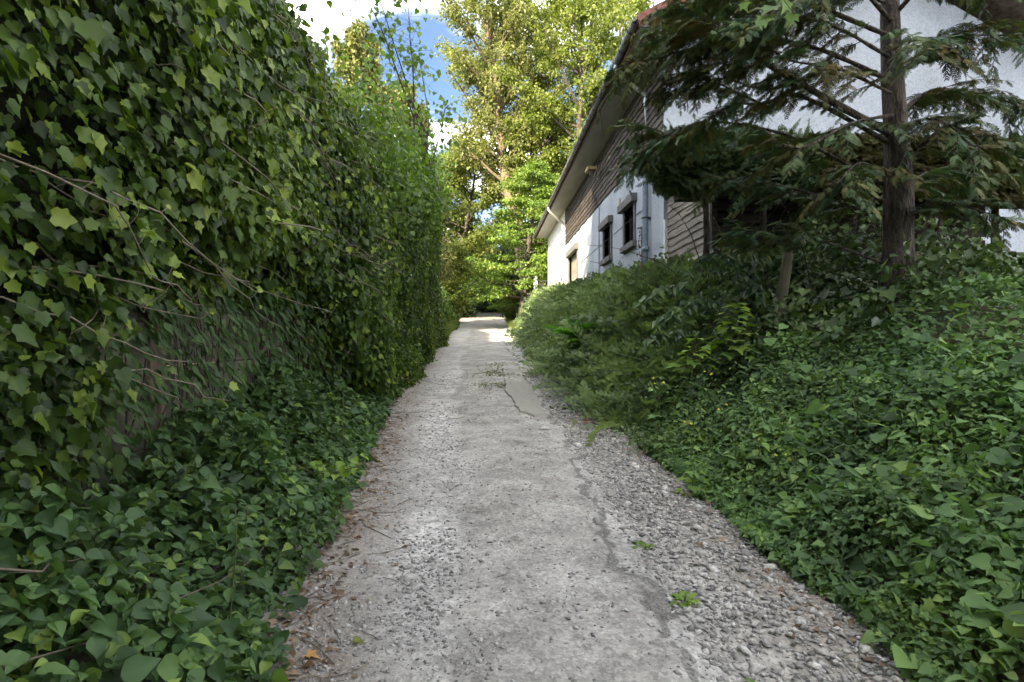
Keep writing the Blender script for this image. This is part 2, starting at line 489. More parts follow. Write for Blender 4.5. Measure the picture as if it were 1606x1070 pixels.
def ground():
    g = lambda a, b, n: np.linspace(a, b, n)
    xs = np.concatenate([[-900,-400,-200,-100,-60,-35,-20,-12,-8], g(-6, 8, 85), [9,10,12,16,22,35,60,100,200,400,900]])
    ys = np.concatenate([[-900,-400,-200,-100,-50,-25,-12,-6,-3], g(-1.5, 20, 110), g(20.5, 70, 70), [74,80,90,100,130,180,260,400,900]])
    X, Y = np.meshgrid(xs, ys)
    Z = zg(X, Y)
    lane = (X > left_edge(Y) - .75) & (X < right_edge(Y) + .2) & (Y < 74) & (Y > .4)
    Z = Z - np.where(lane, .16, 0)
    ny, nx = X.shape
    i = np.arange(ny - 1)[:, None] * nx + np.arange(nx - 1)[None]
    F = np.stack([i, i + 1, i + 1 + nx, i + nx], -1).reshape(-1, 4)
    o = obj('ground', mesh_np('ground', np.stack([X, Y, Z], -1).reshape(-1, 3), F, M['soil'], smooth=True))
    o['kind'] = 'structure'
ground()

def asph_mask(x, y):
    """worn asphalt down the middle of the track"""
    lo = -.02 - .06 * np.clip(y - 2, 0, 10) - .012 * np.clip(y - 12, 0, 30) + .5 * (fbm(y * .55, x * .6, s=21) - .5)
    hi = .97 - .004 * y + .4 * (fbm(y * .8, x * 0, s=22) - .5) + .3 * (fbm(y * 4, x * 3, s=23) - .5) + .12 * (fbm(y * 14, x * 14, s=24) - .5)
    soft = .28
    return sst(lo - soft, lo + soft, x) * (1 - sst(hi - .045, hi + .045, x))
def track_z(x, y):
    z = rz(y) + .03 * (fbm(x * .9, y * .5, s=31) - .5) * 2
    near = 1 - sst(25, 45, y)
    a = asph_mask(x, y)
    z = z + .018 * a
    rut = np.exp(-((x - 1.22) / .28) ** 2) * .055 + np.exp(-((x + .45) / .4) ** 2) * .03
    z = z - rut * near
    z = z + (.012 * (fbm(x * 9, y * 9, s=33, o=3) - .5) * (1 - .6 * a) + .012 * (fbm(x * 26, y * 26, s=35, o=2) - .5) * (1 - .75 * a)) * near
    z = z + .07 * sst(.0, .7, left_edge(y) - x) + bank(x, y) * (1 - sst(36, 48, y)) * .9
    return z

def track_material():
    m, nt, N, L, out = nmat('gravel track')
    def attr(n):
        a = N('ShaderNodeAttribute'); a.attribute_name = n; return a.outputs['Fac']
    geo = N('ShaderNodeNewGeometry'); pos = geo.outputs['Position']
    def noise(sc, det=5, rough=.6):
        n = N('ShaderNodeTexNoise'); n.inputs['Scale'].default_value = sc; n.inputs['Detail'].default_value = det
        n.inputs['Roughness'].default_value = rough; L(pos, n.inputs['Vector']); return n.outputs['Fac']
    def ramp(f, stops):
        r = N('ShaderNodeValToRGB'); e = r.color_ramp.elements
        e[0].position, e[0].color = stops[0][0], (*stops[0][1], 1)
        e[1].position, e[1].color = stops[-1][0], (*stops[-1][1], 1)
        for p_, c_ in stops[1:-1]: x = e.new(p_); x.color = (*c_, 1)
        L(f, r.inputs[0]); return r.outputs[0]
    def mixc(f, a, b, mode='MIX'):
        x = N('ShaderNodeMix'); x.data_type = 'RGBA'; x.blend_type = mode
        if isinstance(f, (int, float)): x.inputs[0].default_value = f
        else: L(f, x.inputs[0])
        L(a, x.inputs[6]); L(b, x.inputs[7]); return x.outputs[2]
    def math_(op, a, b):
        x = N('ShaderNodeMath'); x.operation = op; x.use_clamp = op in ('ADD', 'MULTIPLY')
        for k, v in enumerate((a, b)):
            if isinstance(v, (int, float)): x.inputs[k].default_value = v
            else: L(v, x.inputs[k])
        return x.outputs[0]
    def voro(sc, out_='Color', feat='F1'):
        v = N('ShaderNodeTexVoronoi'); v.inputs['Scale'].default_value = sc; v.feature = feat
        L(pos, v.inputs['Vector']); return v.outputs[out_]
    def bw(c):
        b = N('ShaderNodeRGBToBW'); L(c, b.inputs[0]); return b.outputs[0]
    # gravel: stone grains of two sizes, pale dust between
    grain = ramp(bw(voro(48)), [(.2, (.15,.148,.145)), (.5, (.32,.315,.305)), (.8, (.56,.55,.535))])
    fine = ramp(noise(150, 3, .7), [(.33, (.14,.135,.13)), (.5, (.31,.305,.295)), (.68, (.5,.49,.475))])
    dust = ramp(noise(26, 6, .65), [(.38, (.2,.195,.19)), (.5, (.37,.365,.355)), (.62, (.6,.595,.58))])
    grav = mixc(.45, mixc(.5, grain, fine), dust)
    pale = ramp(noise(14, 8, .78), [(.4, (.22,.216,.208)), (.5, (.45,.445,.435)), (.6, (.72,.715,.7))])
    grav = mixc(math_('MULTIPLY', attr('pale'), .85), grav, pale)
    stony = ramp(bw(voro(34)), [(.2, (.17,.16,.145)), (.5, (.31,.295,.27)), (.8, (.48,.46,.42))])
    grav = mixc(math_('MULTIPLY', attr('stony'), .6), grav, stony)
    asp = mixc(.42, mixc(.5, ramp(bw(voro(42)), [(.15, (.12,.117,.112)), (.45, (.27,.265,.255)), (.8, (.56,.55,.53))]), ramp(noise(75, 6, .8), [(.36, (.12,.117,.11)), (.5, (.3,.293,.28)), (.64, (.55,.54,.515))])),
               ramp(noise(3.2, 6, .7), [(.3, (.17,.165,.155)), (.45, (.29,.282,.265)), (.6, (.38,.372,.35)), (.75, (.36,.345,.29))]))
    def ragged(f, sc, amt, gain, off):
        n_ = math_('MULTIPLY', math_('SUBTRACT', noise(sc, 6, .7), .5), amt)
        x = N('ShaderNodeMath'); x.operation = 'ADD'; L(f, x.inputs[0]); L(n_, x.inputs[1])
        y = N('ShaderNodeMapRange'); y.inputs[1].default_value = off - .5 / gain; y.inputs[2].default_value = off + .5 / gain; L(x.outputs[0], y.inputs[0]); return y.outputs[0]
    c = mixc(ragged(attr('asph'), 16, 1.1, 3.5, .5), grav, asp)
    edge = ramp(noise(60, 4), [(.35, (.1,.098,.092)), (.65, (.24,.235,.222))])
    c = mixc(ragged(attr('edge'), 24, 1.5, 4, .52), c, edge)
    patch = ramp(noise(1.6, 5, .65), [(.32, (.84,.815,.77)), (.5, (1.08,1.055,1.01)), (.68, (1.3,1.275,1.225))])
    c = mixc(1.0, c, patch, 'MULTIPLY')
    crk = ramp(noise(5.5, 6, .75), [(.36, (.62,.61,.59)), (.46, (1,1,1)), (.9, (1,1,1))])
    c = mixc(.8, c, crk, 'MULTIPLY')
    dirt_dim = ramp(noise(34, 6, .7), [(.33, (.075,.055,.04)), (.5, (.17,.135,.1)), (.7, (.3,.25,.2))])
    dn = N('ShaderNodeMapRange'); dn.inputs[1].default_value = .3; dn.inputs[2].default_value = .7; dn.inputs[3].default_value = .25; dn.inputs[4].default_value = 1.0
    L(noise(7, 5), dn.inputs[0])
    c = mixc(math_('MULTIPLY', attr('dirt_dim'), dn.outputs[0]), c, dirt_dim)
    p = N('ShaderNodeBsdfPrincipled'); p.inputs['Roughness'].default_value = .93; p.inputs['Specular IOR Level'].default_value = .25
    L(c, p.inputs['Base Color'])
    h = math_('ADD', math_('MULTIPLY', noise(55, 5, .7), .5), math_('MULTIPLY', voro(48, 'Distance'), .6))
    b = N('ShaderNodeBump'); b.inputs['Strength'].default_value = .6; b.inputs['Distance'].default_value = .015
    L(h, b.inputs['Height']); L(b.outputs[0], p.inputs['Normal'])
    L(p.outputs[0], out.inputs[0])
    return m
M['track'] = track_material()

def track():
    ys = [0.5]
    while ys[-1] < 63: ys.append(ys[-1] + .028 + .0085 * max(0, ys[-1] - 2))
    ys = np.array(ys); xs = np.linspace(-3.0, 2.75, 150)
    X, Y = np.meshgrid(xs, ys)
    X = np.maximum(X, (left_edge(ys) - .65)[:, None]); 
    X = np.minimum(X, (right_edge(ys) + .35)[:, None])
    X = X + .9 * np.maximum(Y - 62, 0) * 0
    Z = track_z(X, Y)
    le, re = left_edge(Y), right_edge(Y)
    asph = asph_mask(X, Y)
    hi = .97 - .004 * Y + .4 * (fbm(Y * .8, X * 0, s=22) - .5) + .3 * (fbm(Y * 4, X * 3, s=23) - .5) + .12 * (fbm(Y * 14, X * 14, s=24) - .5)
    edge = np.exp(-((X - hi - .03) / .045) ** 2) * sst(.3, .5, fbm(X * 2, Y * 1.2, s=40)) * .95
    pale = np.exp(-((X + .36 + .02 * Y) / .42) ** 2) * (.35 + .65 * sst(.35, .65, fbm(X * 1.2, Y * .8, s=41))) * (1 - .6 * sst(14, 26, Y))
    pale = np.maximum(pale, .8 * np.exp(-((X - 1.25) / .3) ** 2) * sst(10, 16, Y) * (1 - sst(24, 36, Y)))  # pale tone of the right rut ends early to dim the sunlit far strip
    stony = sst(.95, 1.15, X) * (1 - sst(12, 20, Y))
    dirt_dim = np.maximum(1 - sst(.05, .6, X - le - .1 * (fbm(X * 3, Y * 3, s=43) - .5)), .9 * (1 - sst(.0, .5, re - X - .15 * (fbm(X * 4, Y * 4, s=44) - .5))))
    dirt_dim = np.maximum(dirt_dim, .8 * sst(38, 52, Y))  # far end coloured as dirt too, to dim its sunlit strip
    ny, nx = X.shape
    i = np.arange(ny - 1)[:, None] * nx + np.arange(nx - 1)[None]
    F = np.stack([i, i + 1, i + 1 + nx, i + nx], -1).reshape(-1, 4)
    fl = lambda a: a.ravel()
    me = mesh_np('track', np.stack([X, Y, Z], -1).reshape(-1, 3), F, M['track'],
                 {'asph': fl(asph), 'edge': fl(edge), 'pale': fl(pale), 'stony': fl(stony), 'dirt_dim': fl(np.clip(dirt_dim, 0, 1))}, smooth=True)
    o = obj('track', me); o['kind'] = 'structure'
    return o
TRACK = track()

# a lighter slab of newer asphalt with a broken edge, by the stony rut
M['slab'] = plain_mat('pale asphalt patch', (.25,.235,.205), (.36,.345,.305), 30, .93, .7, 180, ramp=(.3,.7), dist=.006)
def asphalt_patch():
    pts = [(795,596),(830,606),(842,622),(856,652),(840,656),(815,650),(806,636),(792,616)]
    out = []
    for px, py in pts:
        d = 1.6 / (.06 + (py - 535) / 904.0)
        p = at(px, py, d); out.append((p[0], p[1]))
    out = np.array(out); c = out.mean(0)
    ring = curve(np.vstack([out, out[:1]]) , 6)[:-1] if False else None
    P = np.vstack([out, out[:1]])
    dense = []
    for a, b in zip(P[:-1], P[1:]):
        for t in np.linspace(0, 1, 7, endpoint=False): dense.append(a + (b - a) * t)
    dense = np.array(dense); k = len(dense)
    dense += (fbm(dense[:, 0] * 7, dense[:, 1] * 5, s=60)[:, None] - .5) * np.array([[.12, .25]])
    z0 = track_z(dense[:, 0], dense[:, 1])
    top = np.c_[dense, z0 + .03]; bot = np.c_[dense + (dense - c) * .04, z0 - .03]
    rings = [np.c_[c + (dense - c) * s, track_z((c + (dense - c) * s)[:, 0], (c + (dense - c) * s)[:, 1]) + .034] for s in (.85, .55, .2)]
    V = np.vstack([bot, top] + rings)
    F = []
    for r_ in range(4):
        for i in range(k):
            j = (i + 1) % k
            F.append((r_ * k + i, r_ * k + j, (r_ + 1) * k + j, (r_ + 1) * k + i))
    mb = MB(); mb.add(V, F + [tuple(4 * k + i for i in range(k))])
    mb.build('asphalt_patch', M['slab'], TRACK)
asphalt_patch()

# ------------------------------------------------------------------ gravel
def ico():
    t = (1 + 5 ** .5) / 2
    V = unit(np.array([(-1,t,0),(1,t,0),(-1,-t,0),(1,-t,0),(0,-1,t),(0,1,t),(0,-1,-t),(0,1,-t),(t,0,-1),(t,0,1),(-t,0,-1),(-t,0,1)], float))
    F = np.array([(0,11,5),(0,5,1),(0,1,7),(0,7,10),(0,10,11),(1,5,9),(5,11,4),(11,10,2),(10,7,6),(7,1,8),(3,9,4),(3,4,2),(3,2,6),(3,6,8),(3,8,9),(4,9,5),(2,4,11),(6,2,10),(8,6,7),(9,8,1)])
    return V, F
def stone_mat():
    m, nt, N, L, out = nmat('grey limestone pebble')
    a = N('ShaderNodeAttribute'); a.attribute_name = 'tone'
    oi = N('ShaderNodeObjectInfo')
    ad = N('ShaderNodeMath'); ad.operation = 'ADD'; L(a.outputs['Fac'], ad.inputs[0])
    ml = N('ShaderNodeMath'); ml.operation = 'MULTIPLY'; ml.inputs[1].default_value = .22; L(oi.outputs['Random'], ml.inputs[0]); L(ml.outputs[0], ad.inputs[1])
    rp = N('ShaderNodeValToRGB'); e = rp.color_ramp.elements
    e[0].color = (.12,.118,.112,1); e[0].position = .05; e[1].color = (.6,.58,.54,1); e[1].position = 1.2 if False else 1
    x = e.new(.55); x.color = (.32,.31,.29,1)
    L(ad.outputs[0], rp.inputs[0])
    g = N('ShaderNodeNewGeometry'); ns = N('ShaderNodeTexNoise'); ns.inputs['Scale'].default_value = 70; ns.inputs['Detail'].default_value = 5
    L(g.outputs['Position'], ns.inputs['Vector'])
    mr = N('ShaderNodeMapRange'); mr.inputs[1].default_value = .3; mr.inputs[2].default_value = .7; mr.inputs[3].default_value = .7; mr.inputs[4].default_value = 1.25
    L(ns.outputs['Fac'], mr.inputs[0])
    hv = N('ShaderNodeHueSaturation'); L(rp.outputs[0], hv.inputs['Color']); L(mr.outputs[0], hv.inputs['Value'])
    p = N('ShaderNodeBsdfPrincipled'); p.inputs['Roughness'].default_value = .85; p.inputs['Specular IOR Level'].default_value = .3
    L(hv.outputs[0], p.inputs['Base Color'])
    b = N('ShaderNodeBump'); b.inputs['Strength'].default_value = .4; b.inputs['Distance'].default_value = .01
    L(ns.outputs['Fac'], b.inputs['Height']); L(b.outputs[0], p.inputs['Normal'])
    L(p.outputs[0], out.inputs[0]); return m
M['stone'] = stone_mat()

def pebbles():
    oc = np.array([[1,0,0],[-1,0,0],[0,1,0],[0,-1,0],[0,0,1],[0,0,-1]], float)
    of = np.array([[0,2,4],[2,1,4],[1,3,4],[3,0,4],[2,0,5],[1,2,5],[3,1,5],[0,3,5]])
    n = 150000
    y = 1.0 + 13 * rng.random(n) ** 1.9
    x = rng.uniform(-1.5, 2.25, n)
    le, re = left_edge(y), right_edge(y)
    dens = .16 + .84 * sst(.95, 1.15, x) + .42 * np.exp(-((x + .35) / .4) ** 2) * sst(.4, .6, fbm(x * 1.6, y * 1.1, s=51))
    dens = dens * (1 - .62 * asph_mask(x, y)) * (x > le - .1) * (x < re + .1)
    dens = dens * (.45 + .9 * sst(.35, .65, fbm(x * 2.3, y * 2.3, s=52)))
    k = rng.random(n) < dens
    x, y = x[k], y[k]; n = len(x)
    right = x > 1.0
    s = np.where(right, .005 + .017 * rng.random(n) ** 3, .004 + .010 * rng.random(n) ** 2.5) * (1 + .035 * y)
    # a dropped few in the middle of the asphalt too
    z = track_z(x, y) + s * .15
    S = np.stack([s * rng.uniform(.8, 1.6, n), s * rng.uniform(.7, 1.2, n), s * rng.uniform(.4, .75, n)], -1)
    V = oc[None] * (1 + .25 * rng.normal(size=(n, 6, 1))) + .18 * rng.normal(size=(n, 6, 3))
    V = V * S[:, None, :]
    a = rng.uniform(0, 2 * PI, n); ca, sa = np.cos(a)[:, None], np.sin(a)[:, None]
    tl = rng.normal(0, .3, n)[:, None]
    V = np.stack([V[..., 0] * ca - V[..., 1] * sa, V[..., 0] * sa + V[..., 1] * ca, V[..., 2] + V[..., 0] * tl], -1)
    V = V + np.stack([x, y, z], -1)[:, None, :]
    F = of[None] + (np.arange(n) * 6)[:, None, None]
    tone = np.clip(rng.normal(.5, .2, n) + .1 * (fbm(x, y, s=53) - .5), 0, .8)
    o = obj('gravel', mesh_np('gravel', V.reshape(-1, 3), F.reshape(-1, 3), M['stone'], {'tone': np.repeat(np.clip(tone, .08, .95), 6)}))
    props(o, 'small grey gravel scattered over the stony right rut and pale left rut of the track', 'gravel', kind='stuff')
    print('pebbles', n)
pebbles()

def stones():
    V0, F0 = ico()
    base = []
    for k in range(6):
        r = np.random.default_rng(100 + k)
        V = V0 * (1 + .22 * r.normal(size=(12, 1))) + .1 * r.normal(size=(12, 3))
        V *= np.array([1.25, .85, .5])
        me = mesh_np('stone', V, F0, M['stone'], {'tone': np.full(12, .25 + .1 * k)})
        base.append(me)
    spots = []
    r = np.random.default_rng(11)
    while len(spots) < 170:
        y = 1.9 + 5.2 * r.random() ** 1.5; x = 1.0 + .95 * r.random()
        if x > right_edge(y) - .02: continue
        s = .019 + .022 * r.random() ** 1.5
        if all((x - a) ** 2 + (y - b) ** 2 > (s + c) ** 2 * 1.1 for a, b, c in spots): spots.append((x, y, s))
    for i, (x, y, s) in enumerate(spots):
        o = obj('stone', base[i % 6], None, (x, y, float(track_z(x, y)) + s * .12))
        o.scale = (s, s, s); o.rotation_euler = (r.normal(0, .2), r.normal(0, .2), r.uniform(0, 6.28))
        props(o, 'flat grey stone lying loose in the stony right rut of the track', 'stone', 'loose stones in the right rut')
    singles = [((936, 819), .05, 'small dark stone alone on the ragged asphalt edge in the foreground', 0),
               ((853, 676), .06, 'pale chunky stone at the tip of the broken asphalt patch', 5),
               ((890, 643), .085, 'long flat grey stone on the gravel above the reddish patch', 1),
               ((905, 694), .06, 'pale flat stone in the gravel below the reddish patch', 5),
               ((639, 882), .03, 'small dark green grey stone in the pale left rut', 0)]
    for (px, py), s, lab, k in singles:
        d = 1.6 / (.06 + (py - 535) / 904.0); p = at(px, py, d)
        o = obj('stone', base[k], None, (p[0], p[1], float(track_z(p[0], p[1])) + s * .25))
        o.scale = (s, s * .8, s * .8); o.rotation_euler = (0, 0, r.uniform(0, 6))
        props(o, lab, 'stone')
stones()

# ------------------------------------------------------------------ the pebble-dashed house on the right
def dash_mat():
    m, nt, N, L, out = nmat('white pebble dash')
    g = N('ShaderNodeNewGeometry')
    n1 = N('ShaderNodeTexNoise'); n1.inputs['Scale'].default_value = 28; n1.inputs['Detail'].default_value = 4; n1.inputs['Roughness'].default_value = .7
    n2 = N('ShaderNodeTexNoise'); n2.inputs['Scale'].default_value = 1.1; n2.inputs['Detail'].default_value = 6
    mp = N('ShaderNodeMapping'); mp.inputs['Scale'].default_value = (1, 1, .35)
    L(g.outputs['Position'], n1.inputs['Vector']); L(g.outputs['Position'], mp.inputs[0]); L(mp.outputs[0], n2.inputs['Vector'])
    r1 = N('ShaderNodeValToRGB'); e = r1.color_ramp.elements
    e[0].position = .3; e[0].color = (.33,.36,.4,1); e[1].position = .62; e[1].color = (.48,.515,.56,1)
    L(n1.outputs['Fac'], r1.inputs[0])
    r2 = N('ShaderNodeValToRGB'); e = r2.color_ramp.elements
    e[0].position = .3; e[0].color = (.8,.79,.77,1); e[1].position = .6; e[1].color = (1,1,1,1)
    L(n2.outputs['Fac'], r2.inputs[0])
    mx = N('ShaderNodeMix'); mx.data_type = 'RGBA'; mx.blend_type = 'MULTIPLY'; mx.inputs[0].default_value = 1
    L(r1.outputs[0], mx.inputs[6]); L(r2.outputs[0], mx.inputs[7])
    p = N('ShaderNodeBsdfPrincipled'); p.inputs['Roughness'].default_value = .95; p.inputs['Specular IOR Level'].default_value = .2
    L(mx.outputs[2], p.inputs['Base Color'])
    b = N('ShaderNodeBump'); b.inputs['Strength'].default_value = .8; b.inputs['Distance'].default_value = .02
    L(n1.outputs['Fac'], b.inputs['Height']); L(b.outputs[0], p.inputs['Normal'])
    L(p.outputs[0], out.inputs[0]); return m
M['dash'] = dash_mat()
M['render'] = plain_mat('plain cream', (.55,.52,.43), (.68,.65,.56), 4, .95, .4, 60, dist=.006)
M['white_wall'] = plain_mat('white render', (.74,.73,.7), (.84,.83,.8), 3, .95, .3, 70, dist=.006)
M['plinth'] = plain_mat('dark grey plinth', (.11,.115,.12), (.2,.205,.21), 6, .9, .6, 50, dist=.01)
M['soffit'] = plain_mat('pale soffit board', (.3,.29,.265), (.4,.385,.355), 2.5, .8, .15, 40, stretch=(1,.2,1))
M['fascia'] = plain_mat('brown fascia', (.06,.03,.02), (.12,.06,.04), 6, .7, .2, 40, stretch=(1,.2,1))
M['gutter'] = plain_mat('weathered zinc gutter', (.1,.1,.1), (.2,.2,.195), 7, .6, .2, 40, spec=.5, metal=.2)
M['pipe_low'] = plain_mat('blue grey pipe paint', (.12,.16,.2), (.18,.225,.27), 7, .5, .1, 40, spec=.5)
M['pipe_up'] = plain_mat('bare zinc pipe', (.4,.42,.45), (.55,.57,.6), 7, .42, .1, 40, metal=.4, spec=.5)
M['pipe_white'] = plain_mat('pale pipe paint', (.6,.57,.5), (.7,.68,.62), 7, .5, .1, 40)
M['waney'] = plain_mat('dark stained waney board', (.03,.024,.02), (.085,.068,.056), 7, .8, .6, 24, stretch=(3,.22,3), dist=.012, obj_rand=.25)
M['waney_grey'] = plain_mat('weathered waney board', (.15,.125,.1), (.3,.265,.22), 7, .85, .6, 24, stretch=(3,.22,3), dist=.012, obj_rand=.18)
M['slat'] = plain_mat('dark shed slat', (.02,.017,.014), (.06,.05,.04), 7, .85, .5, 24, stretch=(.22,3,3), obj_rand=.25)
M['surround'] = plain_mat('grey brown window surround', (.1,.1,.095), (.18,.175,.165), 8, .8, .2, 40)
M['shutter'] = plain_mat('beige roller slat', (.3,.27,.21), (.4,.36,.29), 6, .6, .1, 40, obj_rand=.08)
M['tile'] = plain_mat('grey brown roof tile', (.1,.085,.07), (.24,.21,.18), 9, .9, .6, 40, obj_rand=.2)
M['red_tile'] = plain_mat('terracotta verge tile', (.2,.085,.065), (.3,.13,.1), 9, .85, .4, 40, obj_rand=.15)
M['iron'] = plain_mat('dark iron', (.03,.03,.032), (.07,.07,.07), 12, .55, .2, 60, spec=.5)
M['white_metal'] = plain_mat('pale painted metal', (.6,.6,.57), (.72,.72,.68), 8, .5, .1, 40)
M['lamp_body'] = plain_mat('tan lamp housing', (.32,.24,.12), (.42,.33,.18), 10, .5, .1, 40)
M['block'] = plain_mat('mossy cream blockwork', (.3,.275,.2), (.46,.42,.32), 5, .95, .7, 35, dist=.012, obj_rand=.1)
M['concrete'] = plain_mat('mossy concrete', (.075,.075,.045), (.2,.185,.135), 4, .95, .7, 40, dist=.01, obj_rand=.12)
M['rust_post'] = plain_mat('brown stained post', (.09,.065,.045), (.19,.14,.1), 6, .9, .6, 30, stretch=(1,1,.3), obj_rand=.15)
M['roof_felt'] = plain_mat('mossy flat roof', (.05,.05,.03), (.12,.11,.06), 5, .95, .6, 40)
def glass_mat():
    m, nt, N, L, out = nmat('dark window glass')
    p = N('ShaderNodeBsdfPrincipled'); p.inputs['Base Color'].default_value = (.012,.013,.015,1); p.inputs['Roughness'].default_value = .08
    g = N('ShaderNodeNewGeometry'); n = N('ShaderNodeTexNoise'); n.inputs['Scale'].default_value = 3; L(g.outputs['Position'], n.inputs['Vector'])
    b = N('ShaderNodeBump'); b.inputs['Strength'].default_value = .05; L(n.outputs['Fac'], b.inputs['Height']); L(b.outputs[0], p.inputs['Normal'])
    L(p.outputs[0], out.inputs[0]); return m
M['glass'] = glass_mat()

WX = 3.7; Y0 = 11.8; YM = 26.4; Y1 = 33.6; ZS = 7.65; ZB = 1.2; EX = 2.96
def waney_board(name, mat, parent, y0, y1, zt, h, x, seed, amp=.035, thick=.022, along='y'):
    n = max(6, int((y1 - y0) / .09))
    y = np.linspace(y0, y1, n)
    low = zt - h - amp * 2.2 * (fbm(y * 1.5, y * 0 + seed * 3.7, s=seed, o=3) - .5) - amp * .7 * (vnoise(y * 6, y * 0 + seed, s=seed + 1) - .5)
    tx = x - .008; bx = x - .034 + .008 * (vnoise(y * 2, y * 0, s=seed + 2) - .5)
    if along == 'y':
        A = np.c_[np.full(n, tx), y, np.full(n, zt)]; B = np.c_[bx, y, low]
        Cc = np.c_[bx + thick, y, low + .004]; D = np.c_[np.full(n, tx + thick * .6), y, np.full(n, zt)]
    else:
        A = np.c_[y, np.full(n, tx), np.full(n, zt)]; B = np.c_[y, bx, low]
        Cc = np.c_[y, bx + thick, low + .004]; D = np.c_[y, np.full(n, tx + thick * .6), np.full(n, zt)]
    V = np.stack([A, B, Cc, D], 1).reshape(-1, 3)
    F = []
    for i in range(n - 1):
        a = i * 4; b = a + 4
        for q in range(4): F.append((a + q, a + (q + 1) % 4, b + (q + 1) % 4, b + q))
    F += [(3, 2, 1, 0), tuple((n - 1) * 4 + q for q in range(4))]
    return MB().add(V, F).build(name, mat, parent)

